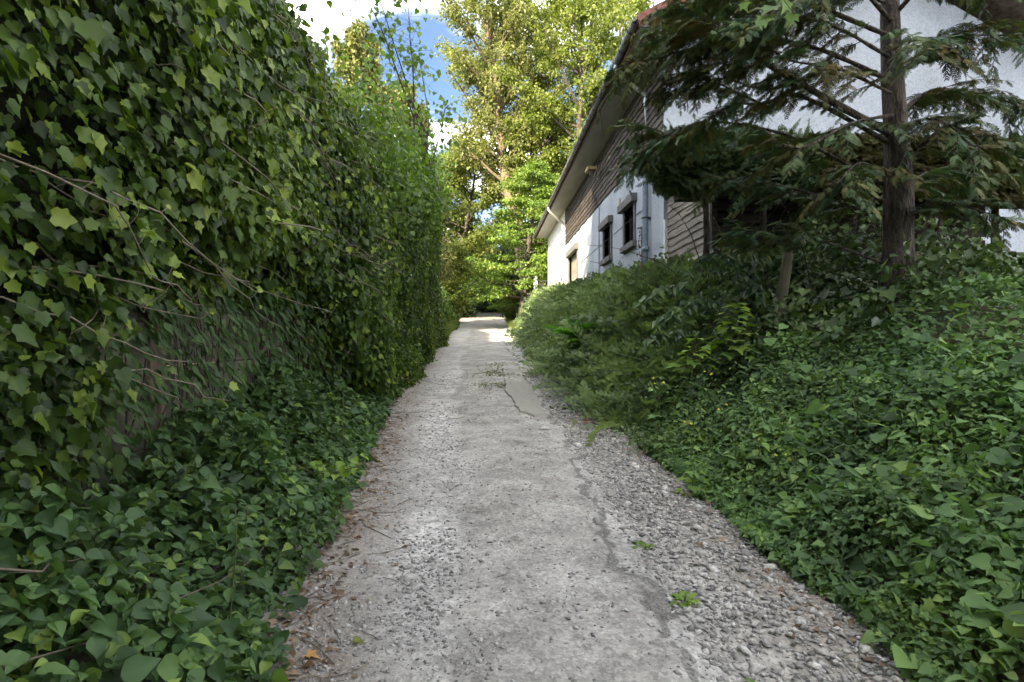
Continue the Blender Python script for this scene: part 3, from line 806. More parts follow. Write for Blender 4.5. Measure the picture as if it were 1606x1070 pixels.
def house():
    h = empty('house', (0, 0, 0), 'white pebble dashed house with dark wavy boards under its long eave', 'house')
    # front wall in pieces round the openings
    wins = [(14.1, 15.1, 4.08, 5.02), (16.75, 17.75, 4.1, 5.05)]
    door = (22.9, 25.2, 2.9, 5.25)
    w = MB()
    def seg(a, b, z0, z1): w.box(WX, WX + .3, a, b, z0, z1)
    cuts = [Y0, 14.1, 15.1, 16.75, 17.75, 22.9, 25.2, YM]
    for a, b in zip(cuts[:-1], cuts[1:]):
        hole = [q for q in wins + [door] if abs(q[0] - a) < .01]
        if hole:
            seg(a, b, hole[0][3], ZS)
            seg(a, b, ZB, hole[0][2])
        else: seg(a, b, ZB, ZS)
    w.build('wall', M['dash'], h)
    MB().box(WX - .03, WX + .3, YM, Y1, ZB, ZS).build('wall', M['white_wall'], h)
    # gable ends
    RX, PT = 7.9, .52
    zr = ZS + (RX - WX) * PT
    for ya, yb in ((Y0 + .002, Y0 + .3), (Y1 - .3, Y1 - .002)):
        V = [(WX + .3, ya, ZB), (12.0, ya, ZB), (12.0, ya, ZS), (RX, ya, zr), (WX + .3, ya, ZS + .15), (WX + .3, yb, ZB), (12.0, yb, ZB), (12.0, yb, ZS), (RX, yb, zr), (WX + .3, yb, ZS + .15)]
        MB().add(V, [(0,1,2,3,4), (9,8,7,6,5), (0,5,6,1), (1,6,7,2), (2,7,8,3), (3,8,9,4), (4,9,5,0)]).build('gable_wall', M['dash'] if ya < 20 else M['white_wall'], h)
    MB().box(11.7, 12.0, Y0 + .3, Y1 - .3, ZB, ZS).build('back_wall', M['white_wall'], h)
    MB().box(WX - .035, WX + .002, Y0 - .03, 18.2, ZB, 3.34).build('plinth', M['plinth'], h, bevel=.006)
    # dark boards under the eave
    k = 0; rr = random.Random(4)
    for r_ in range(10):
        zt = ZS - .02 - r_ * .162
        ys = [Y0 + .02]
        while ys[-1] < YM - 1.2: ys.append(min(YM, ys[-1] + rr.uniform(2.6, 4.2)))
        if ys[-1] < YM: ys[-1] = YM
        for a, b in zip(ys[:-1], ys[1:]):
            waney_board('cladding_board', M['waney'], h, a, b - .006, zt, .175, WX - .004 - .003 * (k % 2), 300 + k, .055); k += 1
    # soffit, fascia, gutter, tiles
    YA, YB = 10.95, 33.9
    for a, b in zip(np.arange(YA, YB, 3.0), np.append(np.arange(YA, YB, 3.0)[1:], YB)):
        MB().box(EX + .03, WX + .32, a + .003, b - .003, ZS, ZS + .02).build('soffit_board', M['soffit'], h)
    MB().box(EX, EX + .03, YA, YB, ZS - .05, ZS + .15).build('fascia', M['fascia'], h)
    # half round gutter
    ng = 9; ang = np.linspace(0, PI, ng); g = MB()
    yy = np.array([YA - .05, YB + .05])
    for rad, sgn in ((.075, 1),):
        V = []
        for y in yy:
            for rr_ in (.078, .07):
                for a in ang: V.append((EX - .085 + rr_ * math.cos(a), y, ZS + .085 - rr_ * math.sin(a)))
        F = []
        for q in range(ng - 1):
            F.append((q, q + 1, 2 * ng + q + 1, 2 * ng + q))
            F.append((ng + q + 1, ng + q, 3 * ng + q, 3 * ng + q + 1))
        F += [(0, 2 * ng, 3 * ng, ng), (ng - 1, 2 * ng - 1, 4 * ng - 1, 3 * ng - 1)]
        g.add(V, F)
    g.build('gutter', M['gutter'], h)
    br = None
    for y in np.arange(YA + .3, YB, .75):
        if br is None:
            P = [(EX - .085 + .084 * math.cos(a), 0, ZS + .085 - .084 * math.sin(a)) for a in np.linspace(-.1, PI, 9)]
            br = MB().tube(P, .008, 5).build('gutter_bracket', M['iron'], h); br.location.y = y
        else:
            c = br.copy(); COL.objects.link(c); c.location.y = y
    # roof slabs and tiles
    def slope(x): return ZS + .16 + (x - EX) * PT
    def roof(side):
        if side < 0: xa, xb, za, zb = EX - .02, RX, slope(EX - .02), slope(RX)
        else: xa, xb, za, zb = 2 * RX - EX, RX, slope(EX), slope(RX)
        V = []
        for y in (YA + .02, YB - .02):
            V += [(xa, y, za - .06), (xb, y, zb - .06), (xb, y, zb), (xa, y, za)]
        MB().add(V, [(3,2,1,0),(4,5,6,7),(0,1,5,4),(1,2,6,5),(2,3,7,6),(3,0,4,7)]).build('roof_slab', M['tile'], h)
    roof(-1); roof(1)
    # eave tiles one by one (a flat pan with a raised roll)
    def tile_mesh():
        prof = [(0, .0), (.05, .03), (.1, .0), (.2, .0), (.232, .0)]
        V = []
        for (u, t0, t1) in ((-.10, .014, 0), (.34, .014, 0)):
            for a, hgt in prof: V.append((u, a, u * PT + hgt + .02))
            for a, hgt in prof: V.append((u, a, u * PT + hgt + .002))
        n = 5; F = []
        for i in range(n - 1):
            F.append((i, i + 1, 2 * n + i + 1, 2 * n + i))
            F.append((n + i + 1, n + i, 3 * n + i, 3 * n + i + 1))
            F.append((i + 1, i, n + i, n + i + 1))
        F += [(0, 2 * n, 3 * n, n), (n - 1, 2 * n - 1, 4 * n - 1, 3 * n - 1)][::1]
        me = bpy.data.meshes.new('roof_tile'); me.from_pydata(V, [], F); me.materials.append(M['tile']); me.update(); return me
    tm = tile_mesh()
    for i, y in enumerate(np.arange(YA + .05, YB - .2, .235)):
        t = obj('roof_tile', tm, h, (EX - .01 + random.uniform(-.012, .012), y, slope(EX - .01) + .004))
    # the other courses: one joined part, seen from nowhere near
    rows = MB()
    for r_ in range(1, 17):
        x0 = EX - .01 + r_ * .295; z0 = slope(x0)
        V = [(x0 - .1, YA + .05, z0 - .1 * PT + .04), (x0 - .1, YB - .05, z0 - .1 * PT + .04), (x0 + .24, YB - .05, z0 + .24 * PT + .015), (x0 + .24, YA + .05, z0 + .24 * PT + .015),
             (x0 - .1, YA + .05, z0 - .1 * PT + .004), (x0 - .1, YB - .05, z0 - .1 * PT + .004)]
        rows.add(V, [(0, 3, 2, 1), (0, 1, 5, 4)])
    o = rows.build('tile_courses', M['tile'], h); o['kind'] = 'stuff'
    # terracotta verge tiles on the near gable
    vt = None
    for r_ in range(15):
        x0 = EX - .02 + r_ * .33
        V = []
        for x, dz in ((x0, .0), (x0 + .36, .36 * PT)):
            for y, z in ((YA - .03, -.17), (YA - .03, .075), (YA + .16, .085), (YA + .16, .04), (YA - .005, .04), (YA - .005, -.17)):
                V.append((x - x0, y, dz + z))
        if vt is None:
            F = [(i, (i + 1) % 6, 6 + (i + 1) % 6, 6 + i) for i in range(6)] + [(5,4,3,2,1,0), (6,7,8,9,10,11)]
            me = bpy.data.meshes.new('verge_tile'); me.from_pydata(V, [], F); me.materials.append(M['red_tile']); me.update(); vt = me
        obj('verge_tile', vt, h, (x0, 0, slope(x0) + .012 * (r_ % 2)))
    # windows
    for a, b, z0, z1 in wins:
        fr = MB(); fr.box(WX + .12, WX + .158, a, a + .05, z0, z1).box(WX + .12, WX + .158, b - .05, b, z0, z1)
        fr.box(WX + .12, WX + .158, a + .05, b - .05, z0, z0 + .05).box(WX + .12, WX + .158, a + .05, b - .05, z1 - .05, z1).box(WX + .12, WX + .158, (a+b)/2 - .02, (a+b)/2 + .02, z0 + .05, z1 - .05)
        win = fr.build('window', M['iron'], h)
        for ja, jb in ((a - .11, a), (b, b + .11)):
            MB().box(WX - .045, WX + .2, ja, jb, z0, z1).build('jamb', M['surround'], win, bevel=.006)
        MB().box(WX - .15, WX + .15, a - .22, b + .3, z1, z1 + .2).build('lintel', M['surround'], win, bevel=.008)
        MB().box(WX - .11, WX + .15, a - .16, b + .16, z0 - .15, z0).build('sill', M['surround'], win, bevel=.008)
        MB().box(WX + .16, WX + .17, a, b, z0, z1).build('pane', M['glass'], win)
    # roller shutter door
    a, b, z0, z1 = door
    dr = MB().box(WX + .125, WX + .16, a, b, z0, z1).build('shutter_door', M['iron'], h)
    for ja, jb in ((a - .16, a), (b, b + .16)):
        MB().box(WX - .05, WX + .2, ja, jb, z0, z1).build('jamb', M['surround'], dr, bevel=.006)
    MB().box(WX - .16, WX + .2, a - .22, b + .22, z1, z1 + .24).build('lintel', M['surround'], dr, bevel=.008)
    s0 = None
    for i, z in enumerate(np.arange(z0, z1 - .02, .085)):
        if s0 is None:
            pr = [(WX + .12, 0), (WX + .085, .02), (WX + .08, .045), (WX + .1, .078), (WX + .12, .08)]
            V = [(x, y, z_) for y in (a, b) for x, z_ in pr]; n = 5
            F = [(q, q + 1, n + q + 1, n + q) for q in range(n - 1)] + [(4, 0, 5, 9), (4, 3, 2, 1, 0), (5, 6, 7, 8, 9)]
            me = bpy.data.meshes.new('slat'); me.from_pydata(V, [], F); me.materials.append(M['shutter']); me.update(); s0 = me
        obj('slat', s0, dr, (0, 0, z))
    # pipes
    up = curve([at(975, 92, 12.15) + (.0, 0, .0), at(979, 108, 12.2), at(995, 118, 12.5), at(1018, 121, 12.8), at(1022, 132, 12.82)], 8)
    px_ = WX - .1; py_ = 12.8
    top = np.array([[EX - .085, py_ - .25, ZS + .02], [EX - .085, py_ - .22, ZS - .1], [EX + .05, py_ - .15, ZS - .22], [WX - .28, py_ - .03, ZS - .42], [px_, py_, ZS - .52], [px_, py_, ZS - .66]])
    dp = MB().tube(np.vstack([curve(top, 7), [[px_, py_, ZS - 1.2], [px_, py_, 5.9]]]), .048, 10).build('downpipe', M['pipe_up'], h, smooth=True)
    low = MB().tube([[px_ - .005, py_, 5.95], [px_ - .005, py_, 5.0], [px_ - .005, py_, 4.0], [px_ - .005, py_, 1.6]], .068, 12).build('downpipe', M['pipe_low'], h, smooth=True)
    MB().tube([[px_ - .005, py_, 3.62], [px_ - .005, py_, 3.72]], .082, 12).build('pipe_collar', M['pipe_low'], low, smooth=True)
    for z in (4.35, 5.5):
        MB().box(px_ - .08, WX + .01, py_ - .075, py_ + .075, z, z + .03).build('pipe_bracket', M['iron'], low)
    y2 = YM + .12
    top2 = np.array([[EX - .085, y2 - .5, ZS + .02], [EX - .085, y2 - .48, ZS - .1], [EX + .05, y2 - .4, ZS - .24], [WX - .3, y2 - .1, ZS - .5], [WX - .12, y2, ZS - .6], [WX - .12, y2, ZS - .8]])
    MB().tube(np.vstack([curve(top2, 7), [[WX - .12, y2, 5], [WX - .12, y2, 1.8]]]), .05, 10).build('downpipe', M['pipe_white'], h, smooth=True)
    # floodlight on a bracket, its cable, telephone wire and the long cable line on the wall
    fl = MB().box(WX - .5, WX - .2, 17.9, 18.35, 6.98, 7.08).build('floodlight', M['lamp_body'], h, bevel=.012)
    MB().box(WX - .47, WX - .23, 17.95, 18.3, 6.955, 6.978).build('lamp_glass', M['glass'], fl)
    arm = MB(); arm.tube([[WX - .35, 18.12, 7.08], [WX - .35, 18.12, 7.22], [WX - .03, 18.12, 7.3]], .015, 6); arm.tube([[WX - .35, 17.95, 7.08], [WX - .03, 18.12, 7.34]], .012, 6)
    arm.build('lamp_arm', M['iron'], fl)
    cb = curve([[WX - .38, 18.15, 6.96], [WX - .3, 18.2, 6.4], [WX - .14, 18.3, 6.05], [WX - .03, 18.45, 5.9], [WX - .02, 18.5, 5.5], [WX - .02, 18.5, 4.3], [WX - .02, 18.5, 2.6]], 8)
    MB().tube(cb, .012, 6).build('cable', M['iron'], h)
    MB().tube([[WX - .012, 13.0, 4.68], [WX - .012, 18, 4.66], [WX - .012, 22.6, 4.64]], .008, 5).build('cable', M['iron'], h)
    w0 = np.array([EX - .05, 14.6, ZS - .02]); w1 = np.array([WX - .25, 16.4, 7.28])
    wr = [w0 + (w1 - w0) * t + np.array([0, 0, -.12 * math.sin(PI * t)]) for t in np.linspace(0, 1, 9)]
    MB().tube(np.array(wr), .008, 5).build('wire', M['iron'], h)
    MB().tube([[WX - .03, 16.4, 7.28], [WX - .25, 16.4, 7.28], [WX - .25, 16.4, 7.42]], .012, 6).build('wire_bracket', M['iron'], h)
    MB().box(WX - .02, WX + .01, 15.62, 15.8, 5.35, 5.52).build('vent', M['lamp_body'], h, bevel=.005)
    MB().box(WX - .055, WX - .031, 29.3, 29.7, 4.35, 4.65).build('meter_box', M['block'], h, bevel=.006)
    # cream-coloured rectangle laid over the wall corner, next to the shed
    MB().box(WX - .02, WX - .003, Y0 - .02, Y0 + .55, 4.95, 6.0).build('corner_patch', M['render'], h)
    return h
HOUSE = house()

def shed():
    s = empty('shed', (0, 0, 0), 'low shed with pale wavy boards and dark slatted end beside the house', 'shed')
    ya, yb = 9.34, 11.76
    MB().box(WX, WX + .12, ya, yb, 2.0, 3.02).build('block_wall', M['block'], s)
    MB().box(WX - .05, WX + .12, ya - .02, yb, 3.02, 3.09).build('coping', M['render'], s, bevel=.006)
    for i in range(10):
        waney_board('cladding_board', M['waney_grey'], s, ya + .01, yb - .1, 4.5 - i * .136, .15, WX + .06 - .003 * (i % 2), 500 + i, .04)
    MB().box(WX + .075, WX + .12, ya, yb, 3.09, 4.62).build('inner_wall', M['slat'], s)
    MB().box(WX - .02, WX + .06, yb - .1, yb, 3.09, 4.1).build('trim_board', M['white_metal'], s, bevel=.004)
    MB().box(WX - .005, WX + .09, ya - .1, ya, 2.2, 4.6).build('corner_post', M['slat'], s, bevel=.006)
    for i in range(11):
        z = 2.35 + i * .2
        V = MB().box(WX + .1, 8.4, ya - .03 - .008 * (i % 2), ya - .003, z, z + .145)
        V.build('slat', M['slat'], s)
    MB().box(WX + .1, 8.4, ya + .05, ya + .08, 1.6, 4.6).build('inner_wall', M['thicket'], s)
    MB().box(WX - .15, 8.6, ya - .2, yb - .002, 4.62, 4.74).build('roof', M['roof_felt'], s, bevel=.01)
    # bulkhead lamp
    p = at(1210, 412, 9.1)
    V0, F0 = ico()
    lamp = MB(); lamp.tube([[p[0], ya - .05, p[2]], [p[0], ya - .12, p[2]], [p[0], ya - .16, p[2]], [p[0], ya - .185, p[2]]], [.13, .125, .09, .02], 14)
    lamp.build('bulkhead_lamp', M['pipe_up'], s, smooth=True)
shed()

# leaning fence post in front of the shed, gate post and railing at the far corner of the house
def posts():
    a, b = at(1228, 452, 7.4), at(1240, 378, 7.4)
    a2 = a + (a - b) * .8
    o = MB().tube([a2, a, b], [.075, .07, .062], 10).build('fence_post', M['post_wood'])
    props(o, 'weathered round wooden post leaning among the shrubs by the shed', 'post')
    b0 = at(840, 468, 36.2); gz = float(zg(b0[0], b0[1]))
    o = MB().box(b0[0] - .11, b0[0] + .11, b0[1] - .11, b0[1] + .11, gz - .3, 5.75).build('gate_post', M['white_metal'], bevel=.02)
    props(o, 'white square gate post standing at the far corner of the house', 'post')
    r_ = empty('railing', (0, 0, 0), 'dark metal railing between the white gate post and the house', 'railing')
    x0, x1, y = b0[0] + .2, b0[0] + 1.25, b0[1] - .2
    gz -= .1
    MB().box(x0, x1, y - .02, y + .02, 5.34, 5.38).build('top_rail', M['iron'], r_)
    MB().box(x0, x1, y - .02, y + .02, gz + .15, gz + .19).build('bottom_rail', M['iron'], r_)
    for x in np.linspace(x0 + .05, x1 - .05, 9):
        MB().box(x - .012, x + .012, y - .012, y + .012, gz + .192, 5.338).build('baluster', M['iron'], r_)
posts()

# concrete fence under the ivy on the left
def concrete_fence():
    f = empty('concrete_fence', (0, 0, 0), 'mossy concrete panel fence with brown posts under the ivy', 'fence')
    XF = -2.3; pitch = 1.95
    ys = [0.15 + pitch * i for i in range(11)]
    for y in ys:
        z = float(rz(y))
        MB().box(XF - .06, XF + .07, y - .09, y + .09, z - .3, z + 2.15).build('post', M['rust_post'], f, bevel=.012)
    for y in ys[:-1]:
        z = float(rz(y)) - .1
        for k in range(5):
            MB().box(XF - .03, XF + .03, y + .092, y + pitch - .092, z + k * .425 + .006, z + (k + 1) * .425).build('panel', M['concrete'], f, bevel=.01)
concrete_fence()
# ------------------------------------------------------------------ trees
def tree(name, label, cat, base, H, r0, Lmax, prof, leaf, n_leaf, size, bark, seed=1, n_limb=22, zmin=.3, elev=35, clump=.7, flat=.7,
         droop=0.0, group=None, tm=None, sub=5, lean=(0, 0), up=.5, trunk_frac=.92):
    r = np.random.default_rng(seed)
    root = empty(name, tuple(base), label, cat, group)
    tb = TB()
    zt = np.linspace(0, 1, 9)
    wob = np.cumsum(r.normal(0, .012, (9, 2)), 0) * H
    wob[0] = 0
    T = np.c_[wob[:, 0] + lean[0] * zt * H, wob[:, 1] + lean[1] * zt * H, zt * H * trunk_frac - .3 * (zt == 0)]
    tr = r0 * (1 - zt) ** .8 + .02 * r0 + .012
    tr[0] *= 1.35
    tb.tube(T, tr, 9)
    tp = lambda h: np.array([np.interp(h, zt, T[:, k]) for k in range(3)])
    cl = []
    for i in range(n_limb):
        h = zmin + (1 - zmin) * (i + r.random()) / n_limb
        az = i * 2.4 + r.normal(0, .3)
        L = Lmax * prof((h - zmin) / (1 - zmin)) * r.uniform(.75, 1.15)
        if L < .25: L = .25
        e = R(elev) * r.uniform(.6, 1.3)
        p0 = tp(min(h, .985))
        d = np.array([math.cos(az) * math.cos(e), math.sin(az) * math.cos(e), math.sin(e)])
        t = np.linspace(0, 1, 6)[:, None]
        bendv = np.array([0, 0, (up - droop) * .35]) * L
        P = p0 + d * L * t + bendv * t ** 2 + r.normal(0, .035 * L, (6, 3)) * t
        rl = max(.018, .45 * r0 * (1 - h * .75) * (L / Lmax) ** .6)
        tb.tube(P, rl * (1 - t[:, 0]) ** .8 + .008, 5)
        cl.append(P[-1])
        for s in range(sub):
            ts = .3 + .65 * (s + r.random()) / sub
            q0 = np.array([np.interp(ts, t[:, 0], P[:, k]) for k in range(3)])
            d2 = unit(d + r.normal(0, .65, 3) * np.array([1, 1, .6]) + np.array([0, 0, .15 - droop * .4]))
            L2 = L * r.uniform(.25, .5)
            t2 = np.linspace(0, 1, 4)[:, None]
            Q = q0 + d2 * L2 * t2 + r.normal(0, .04 * L2, (4, 3)) * t2 + np.array([0, 0, -droop * .3 * L2]) * t2 ** 2
            tb.tube(Q, rl * .4 * (1 - t2[:, 0]) + .006, 4)
            cl += [Q[-1], Q[2], Q[1] * .5 + Q[2] * .5]
    obj('trunk', tb.mesh('trunk', bark), root)
    cl = np.array(cl)
    w = r.uniform(.3, 1.5, len(cl))
    idx = r.choice(len(cl), n_leaf, p=w / w.sum())
    off = r.normal(size=(n_leaf, 3)) * clump * np.array([1, 1, flat]) * r.uniform(.4, 1.1, (len(cl), 1))[idx] * .6
    pos = cl[idx] + off
    nor = unit(np.array([0, 0, .8]) + r.normal(0, .6, (n_leaf, 3)))
    tip = unit(off + r.normal(0, .5, (n_leaf, 3)) + np.array([0, 0, -.5]))
    tone = np.clip(r.random(len(cl))[idx] * .6 + r.random(n_leaf) * .4, 0, 1)
    ch = place(tm or tmpl_diamond(), pos, tip, nor, size * r.uniform(.6, 1.3, n_leaf), tone)
    c = obj('crown', leaves_mesh('crown', [ch], leaf), root)
    c['kind'] = 'stuff'
    return root

def gbase(px, d):
    p = at(px, 500, d)
    return (p[0], p[1], float(zg(p[0], p[1])))
rnd_p = lambda h: (math.sin(PI * min(1, h * .85 + .15))) ** .7
con_p = lambda h: (1 - h) ** .8 + .08
wide_p = lambda h: math.sqrt(max(0, 1 - (h - .35) ** 2 / .5)) * .9 + .1
def far_trees():
    tree('oak_tree', 'tall sparse oak with sunlit golden trunk standing nearest the blue sky gap', 'tree', gbase(814, 47), 28.5, .62, 5.4, lambda h: (.95 - .55 * h) * (.6 + .8 * min(1, h * 3)) , M['oak'], 30000, .26, M['bark'], 3, 40, .34, 42, .62, .8, sub=6, lean=(-.075, 0))
    tree('oak_tree', 'second tall oak with yellow leaves and forked dark limbs behind the green layered tree', 'tree', gbase(842, 52), 27.5, .6, 6.0, wide_p, M['oak'], 30000, .28, M['bark_dark'], 8, 32, .3, 42, .7, .8, sub=6)
    tree('oak_tree', 'light green oak rising beside the house eave at the top of the picture', 'tree', gbase(925, 43), 25.5, .45, 5.4, wide_p, M['oak_green'], 27000, .25, M['bark_dark'], 15, 34, .25, 40, .6, .7, sub=6)
    tree('oak_tree', 'pale green oak far behind the house roof', 'tree', gbase(1010, 55), 32, .45, 6.0, wide_p, M['oak_green'], 18000, .32, M['bark_dark'], 17, 30, .3, 40, .7, .7, sub=5)
    tree('ash_tree', 'bright lime green tree in front of the tall oaks', 'tree', gbase(868, 44.5), 17.5, .3, 3.4, rnd_p, M['oak_green'], 17000, .25, M['bark_dark'], 21, 26, .35, 35, .6, .6, sub=5)
    tree('maple_tree', 'broad yellow green tree low between the ivy and the oaks', 'tree', gbase(704, 51), 16.5, .3, 4.4, rnd_p, M['maple_far'], 42000, .22, M['bark_dark'], 25, 38, .12, 26, .65, .6, sub=6, lean=(.11, 0))
    tree('maple_tree', 'yellow green tree standing farther off behind the golden shrub', 'tree', gbase(690, 56), 15.5, .28, 4.0, rnd_p, M['maple_far'], 22000, .25, M['bark_dark'], 26, 26, .2, 30, .7, .6, sub=6)
    tree('beech_tree', 'fresh green tree with layered flat sprays in front of the house end', 'tree', gbase(820, 38.5), 11.2, .25, 3.3, lambda h: (1 - h) ** .55 * .95 + .12, M['beech'], 40000, .17, M['bark_dark'], 31, 46, .05, 6, .62, .2, sub=6, droop=.25, up=.1)
    tree('beech_tree', 'smaller green layered tree behind the railing at the end of the house', 'tree', gbase(876, 41), 9.5, .2, 2.6, rnd_p, M['beech'], 20000, .18, M['bark_dark'], 33, 30, .08, 8, .6, .25, sub=5, droop=.2, up=.1)
    tree('cypress_tree', 'pale yellow green conifer rising behind the ivy on the left', 'tree', gbase(583, 31), 18.0, .25, 2.3, lambda h: (1 - h) ** .45 + .05, M['cypress'], 34000, .2, M['bark_dark'], 41, 54, .1, 25, .3, 1.2, sub=4)
    tree('cypress_tree', 'pale conifer behind the hanging heart shaped leaves', 'tree', gbase(648, 37), 17.0, .25, 2.8, lambda h: (1 - h) ** .5 + .05, M['cypress'], 32000, .21, M['bark_dark'], 43, 50, .1, 25, .32, 1.2, sub=4)
    tree('golden_shrub', 'golden yellow shrub on the left where the track bends', 'shrub', gbase(711, 42.5), 6.0, .12, 1.8, rnd_p, M['gold'], 19000, .16, M['bark_dark'], 51, 30, .1, 40, .45, .7, sub=5)
    tree('golden_shrub', 'low sunny yellow bush on the right where the track bends', 'shrub', gbase(806, 41), 2.3, .06, 1.2, rnd_p, M['gold'], 9000, .11, M['bark_dark'], 52, 22, .05, 40, .3, .7, sub=4)
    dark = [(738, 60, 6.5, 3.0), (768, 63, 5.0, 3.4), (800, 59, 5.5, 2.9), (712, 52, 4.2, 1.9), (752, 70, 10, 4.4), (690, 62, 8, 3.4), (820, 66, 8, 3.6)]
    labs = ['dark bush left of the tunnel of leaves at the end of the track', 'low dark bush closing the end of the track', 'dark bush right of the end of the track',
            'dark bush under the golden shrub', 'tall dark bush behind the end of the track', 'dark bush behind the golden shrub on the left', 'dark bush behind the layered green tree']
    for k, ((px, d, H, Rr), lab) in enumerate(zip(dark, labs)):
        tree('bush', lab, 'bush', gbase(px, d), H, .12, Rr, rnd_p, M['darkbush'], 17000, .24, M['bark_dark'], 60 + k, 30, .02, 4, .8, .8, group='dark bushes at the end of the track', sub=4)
far_trees()

def shade_trees():
    """unseen tall trees, added to keep the near half of the lane in shade"""
    spots = [(-10.3, -3.3, 24.5), (-6.8, -6.3, 25), (-3.2, -9.1, 24), (.2, -11.6, 22), (-15.9, -7.6, 25), (-12.7, -10.6, 25), (-9.1, -13.4, 24), (-5.6, -16.2, 24)]  # standing places out of view, set to block the sun
    labs = ['unseen shade tree far behind the viewpoint on the left', 'unseen shade tree behind the viewpoint on the left', 'unseen shade tree standing behind the nearest ivy', 'unseen shade tree standing behind the ivy above the concrete panels',
            'farthest unseen shade tree behind the viewpoint', 'unseen shade tree in the second row behind the ivy', 'unseen shade tree beside the lane behind the viewpoint', 'unseen shade tree on the lane side behind the viewpoint']
    proto = None
    for (x, y, H), lab in zip(spots, labs):
        z = float(zg(x, y))
        if proto is None:
            proto = tree('unseen_shade_tree', lab, 'tree', (x, y, z), H, .35, 4.6, wide_p, M['darkbush'], 22000, .55, M['bark_dark'], 77, 40, .08, 30, 1.1, .8, group='unseen trees added to shade the lane', sub=5)
            H0 = H
        else:
            c = proto.copy(); COL.objects.link(c); c.location = (x, y, z); c['label'] = lab
            c.rotation_euler.z = random.uniform(0, 6); s = H / H0; c.scale = (s, s, s)
            for ch in list(proto.children):
                d = ch.copy(); COL.objects.link(d); d.parent = c
shade_trees()

def woodland():
    n = 26000
    a = rng.uniform(-1.15, 1.1, n); d = rng.uniform(84, 125, n)
    x, y = np.sin(a) * d, np.cos(a) * d
    top = 9 + 7 * fbm(a * 9, a * 0, s=71)
    z = zg(x, y) + top * rng.random(n) ** .6
    pos = np.stack([x, y, z], -1)
    ch = place(tmpl_diamond(), pos, rdirs(n), unit(rdirs(n) + np.array([0, -.4, .6])), rng.uniform(.8, 1.7, n))
    o = obj('woodland', leaves_mesh('woodland', [ch], M['maple_far']))
    props(o, 'far off wood behind the bend in the track', 'woodland', kind='stuff')
woodland()

# ------------------------------------------------------------------ ivy on the left
def ztop(y):
    y = np.asarray(y, float)
    a = 5.05 + .16 * np.clip(y - 5, 0, 15) - .55 * sst(7, 10, y) * (1 - sst(16, 19, y))
    a = a + (-3.1) * sst(20.3, 21.5, y) + .06 * np.clip(y - 21.5, 0, 20) - 1.2 * sst(28, 40, y)
    return a + .5 * (fbm(y * .8, y * 0, s=81) - .5) * 2 * .8
def zlow(y):
    y = np.asarray(y, float)
    return rz(y) + 1.66 * sst(2.3, 3.3, y) * (1 - sst(5.2, 9.6, y)) + .22 * (fbm(y * 1.7, y * 0, s=82) - .5) * (1 - sst(9, 10, y))
def xface(y, z):
    f = -1.72 + .62 * (fbm(y * .55, z * .6, s=83) - .5) + .22 * (fbm(y * 1.9, z * 1.9, s=84) - .5)
    t = ztop(y)
    f = f - .75 * sst(t - 1.1, t + .1, z) ** 1.5
    f = f - .45 * (1 - sst(0, .5, z - zlow(y))) * (1 - sst(8, 10, y))
    f = f - .35 * sst(20, 27, y) + .55 * (fbm(y * .3, z * .45, s=89) - .5) * sst(8, 12, y)
    f = f + .1 * sst(9, 12, y) * (1 - sst(.2, 1.6, z - rz(y)))
    return f
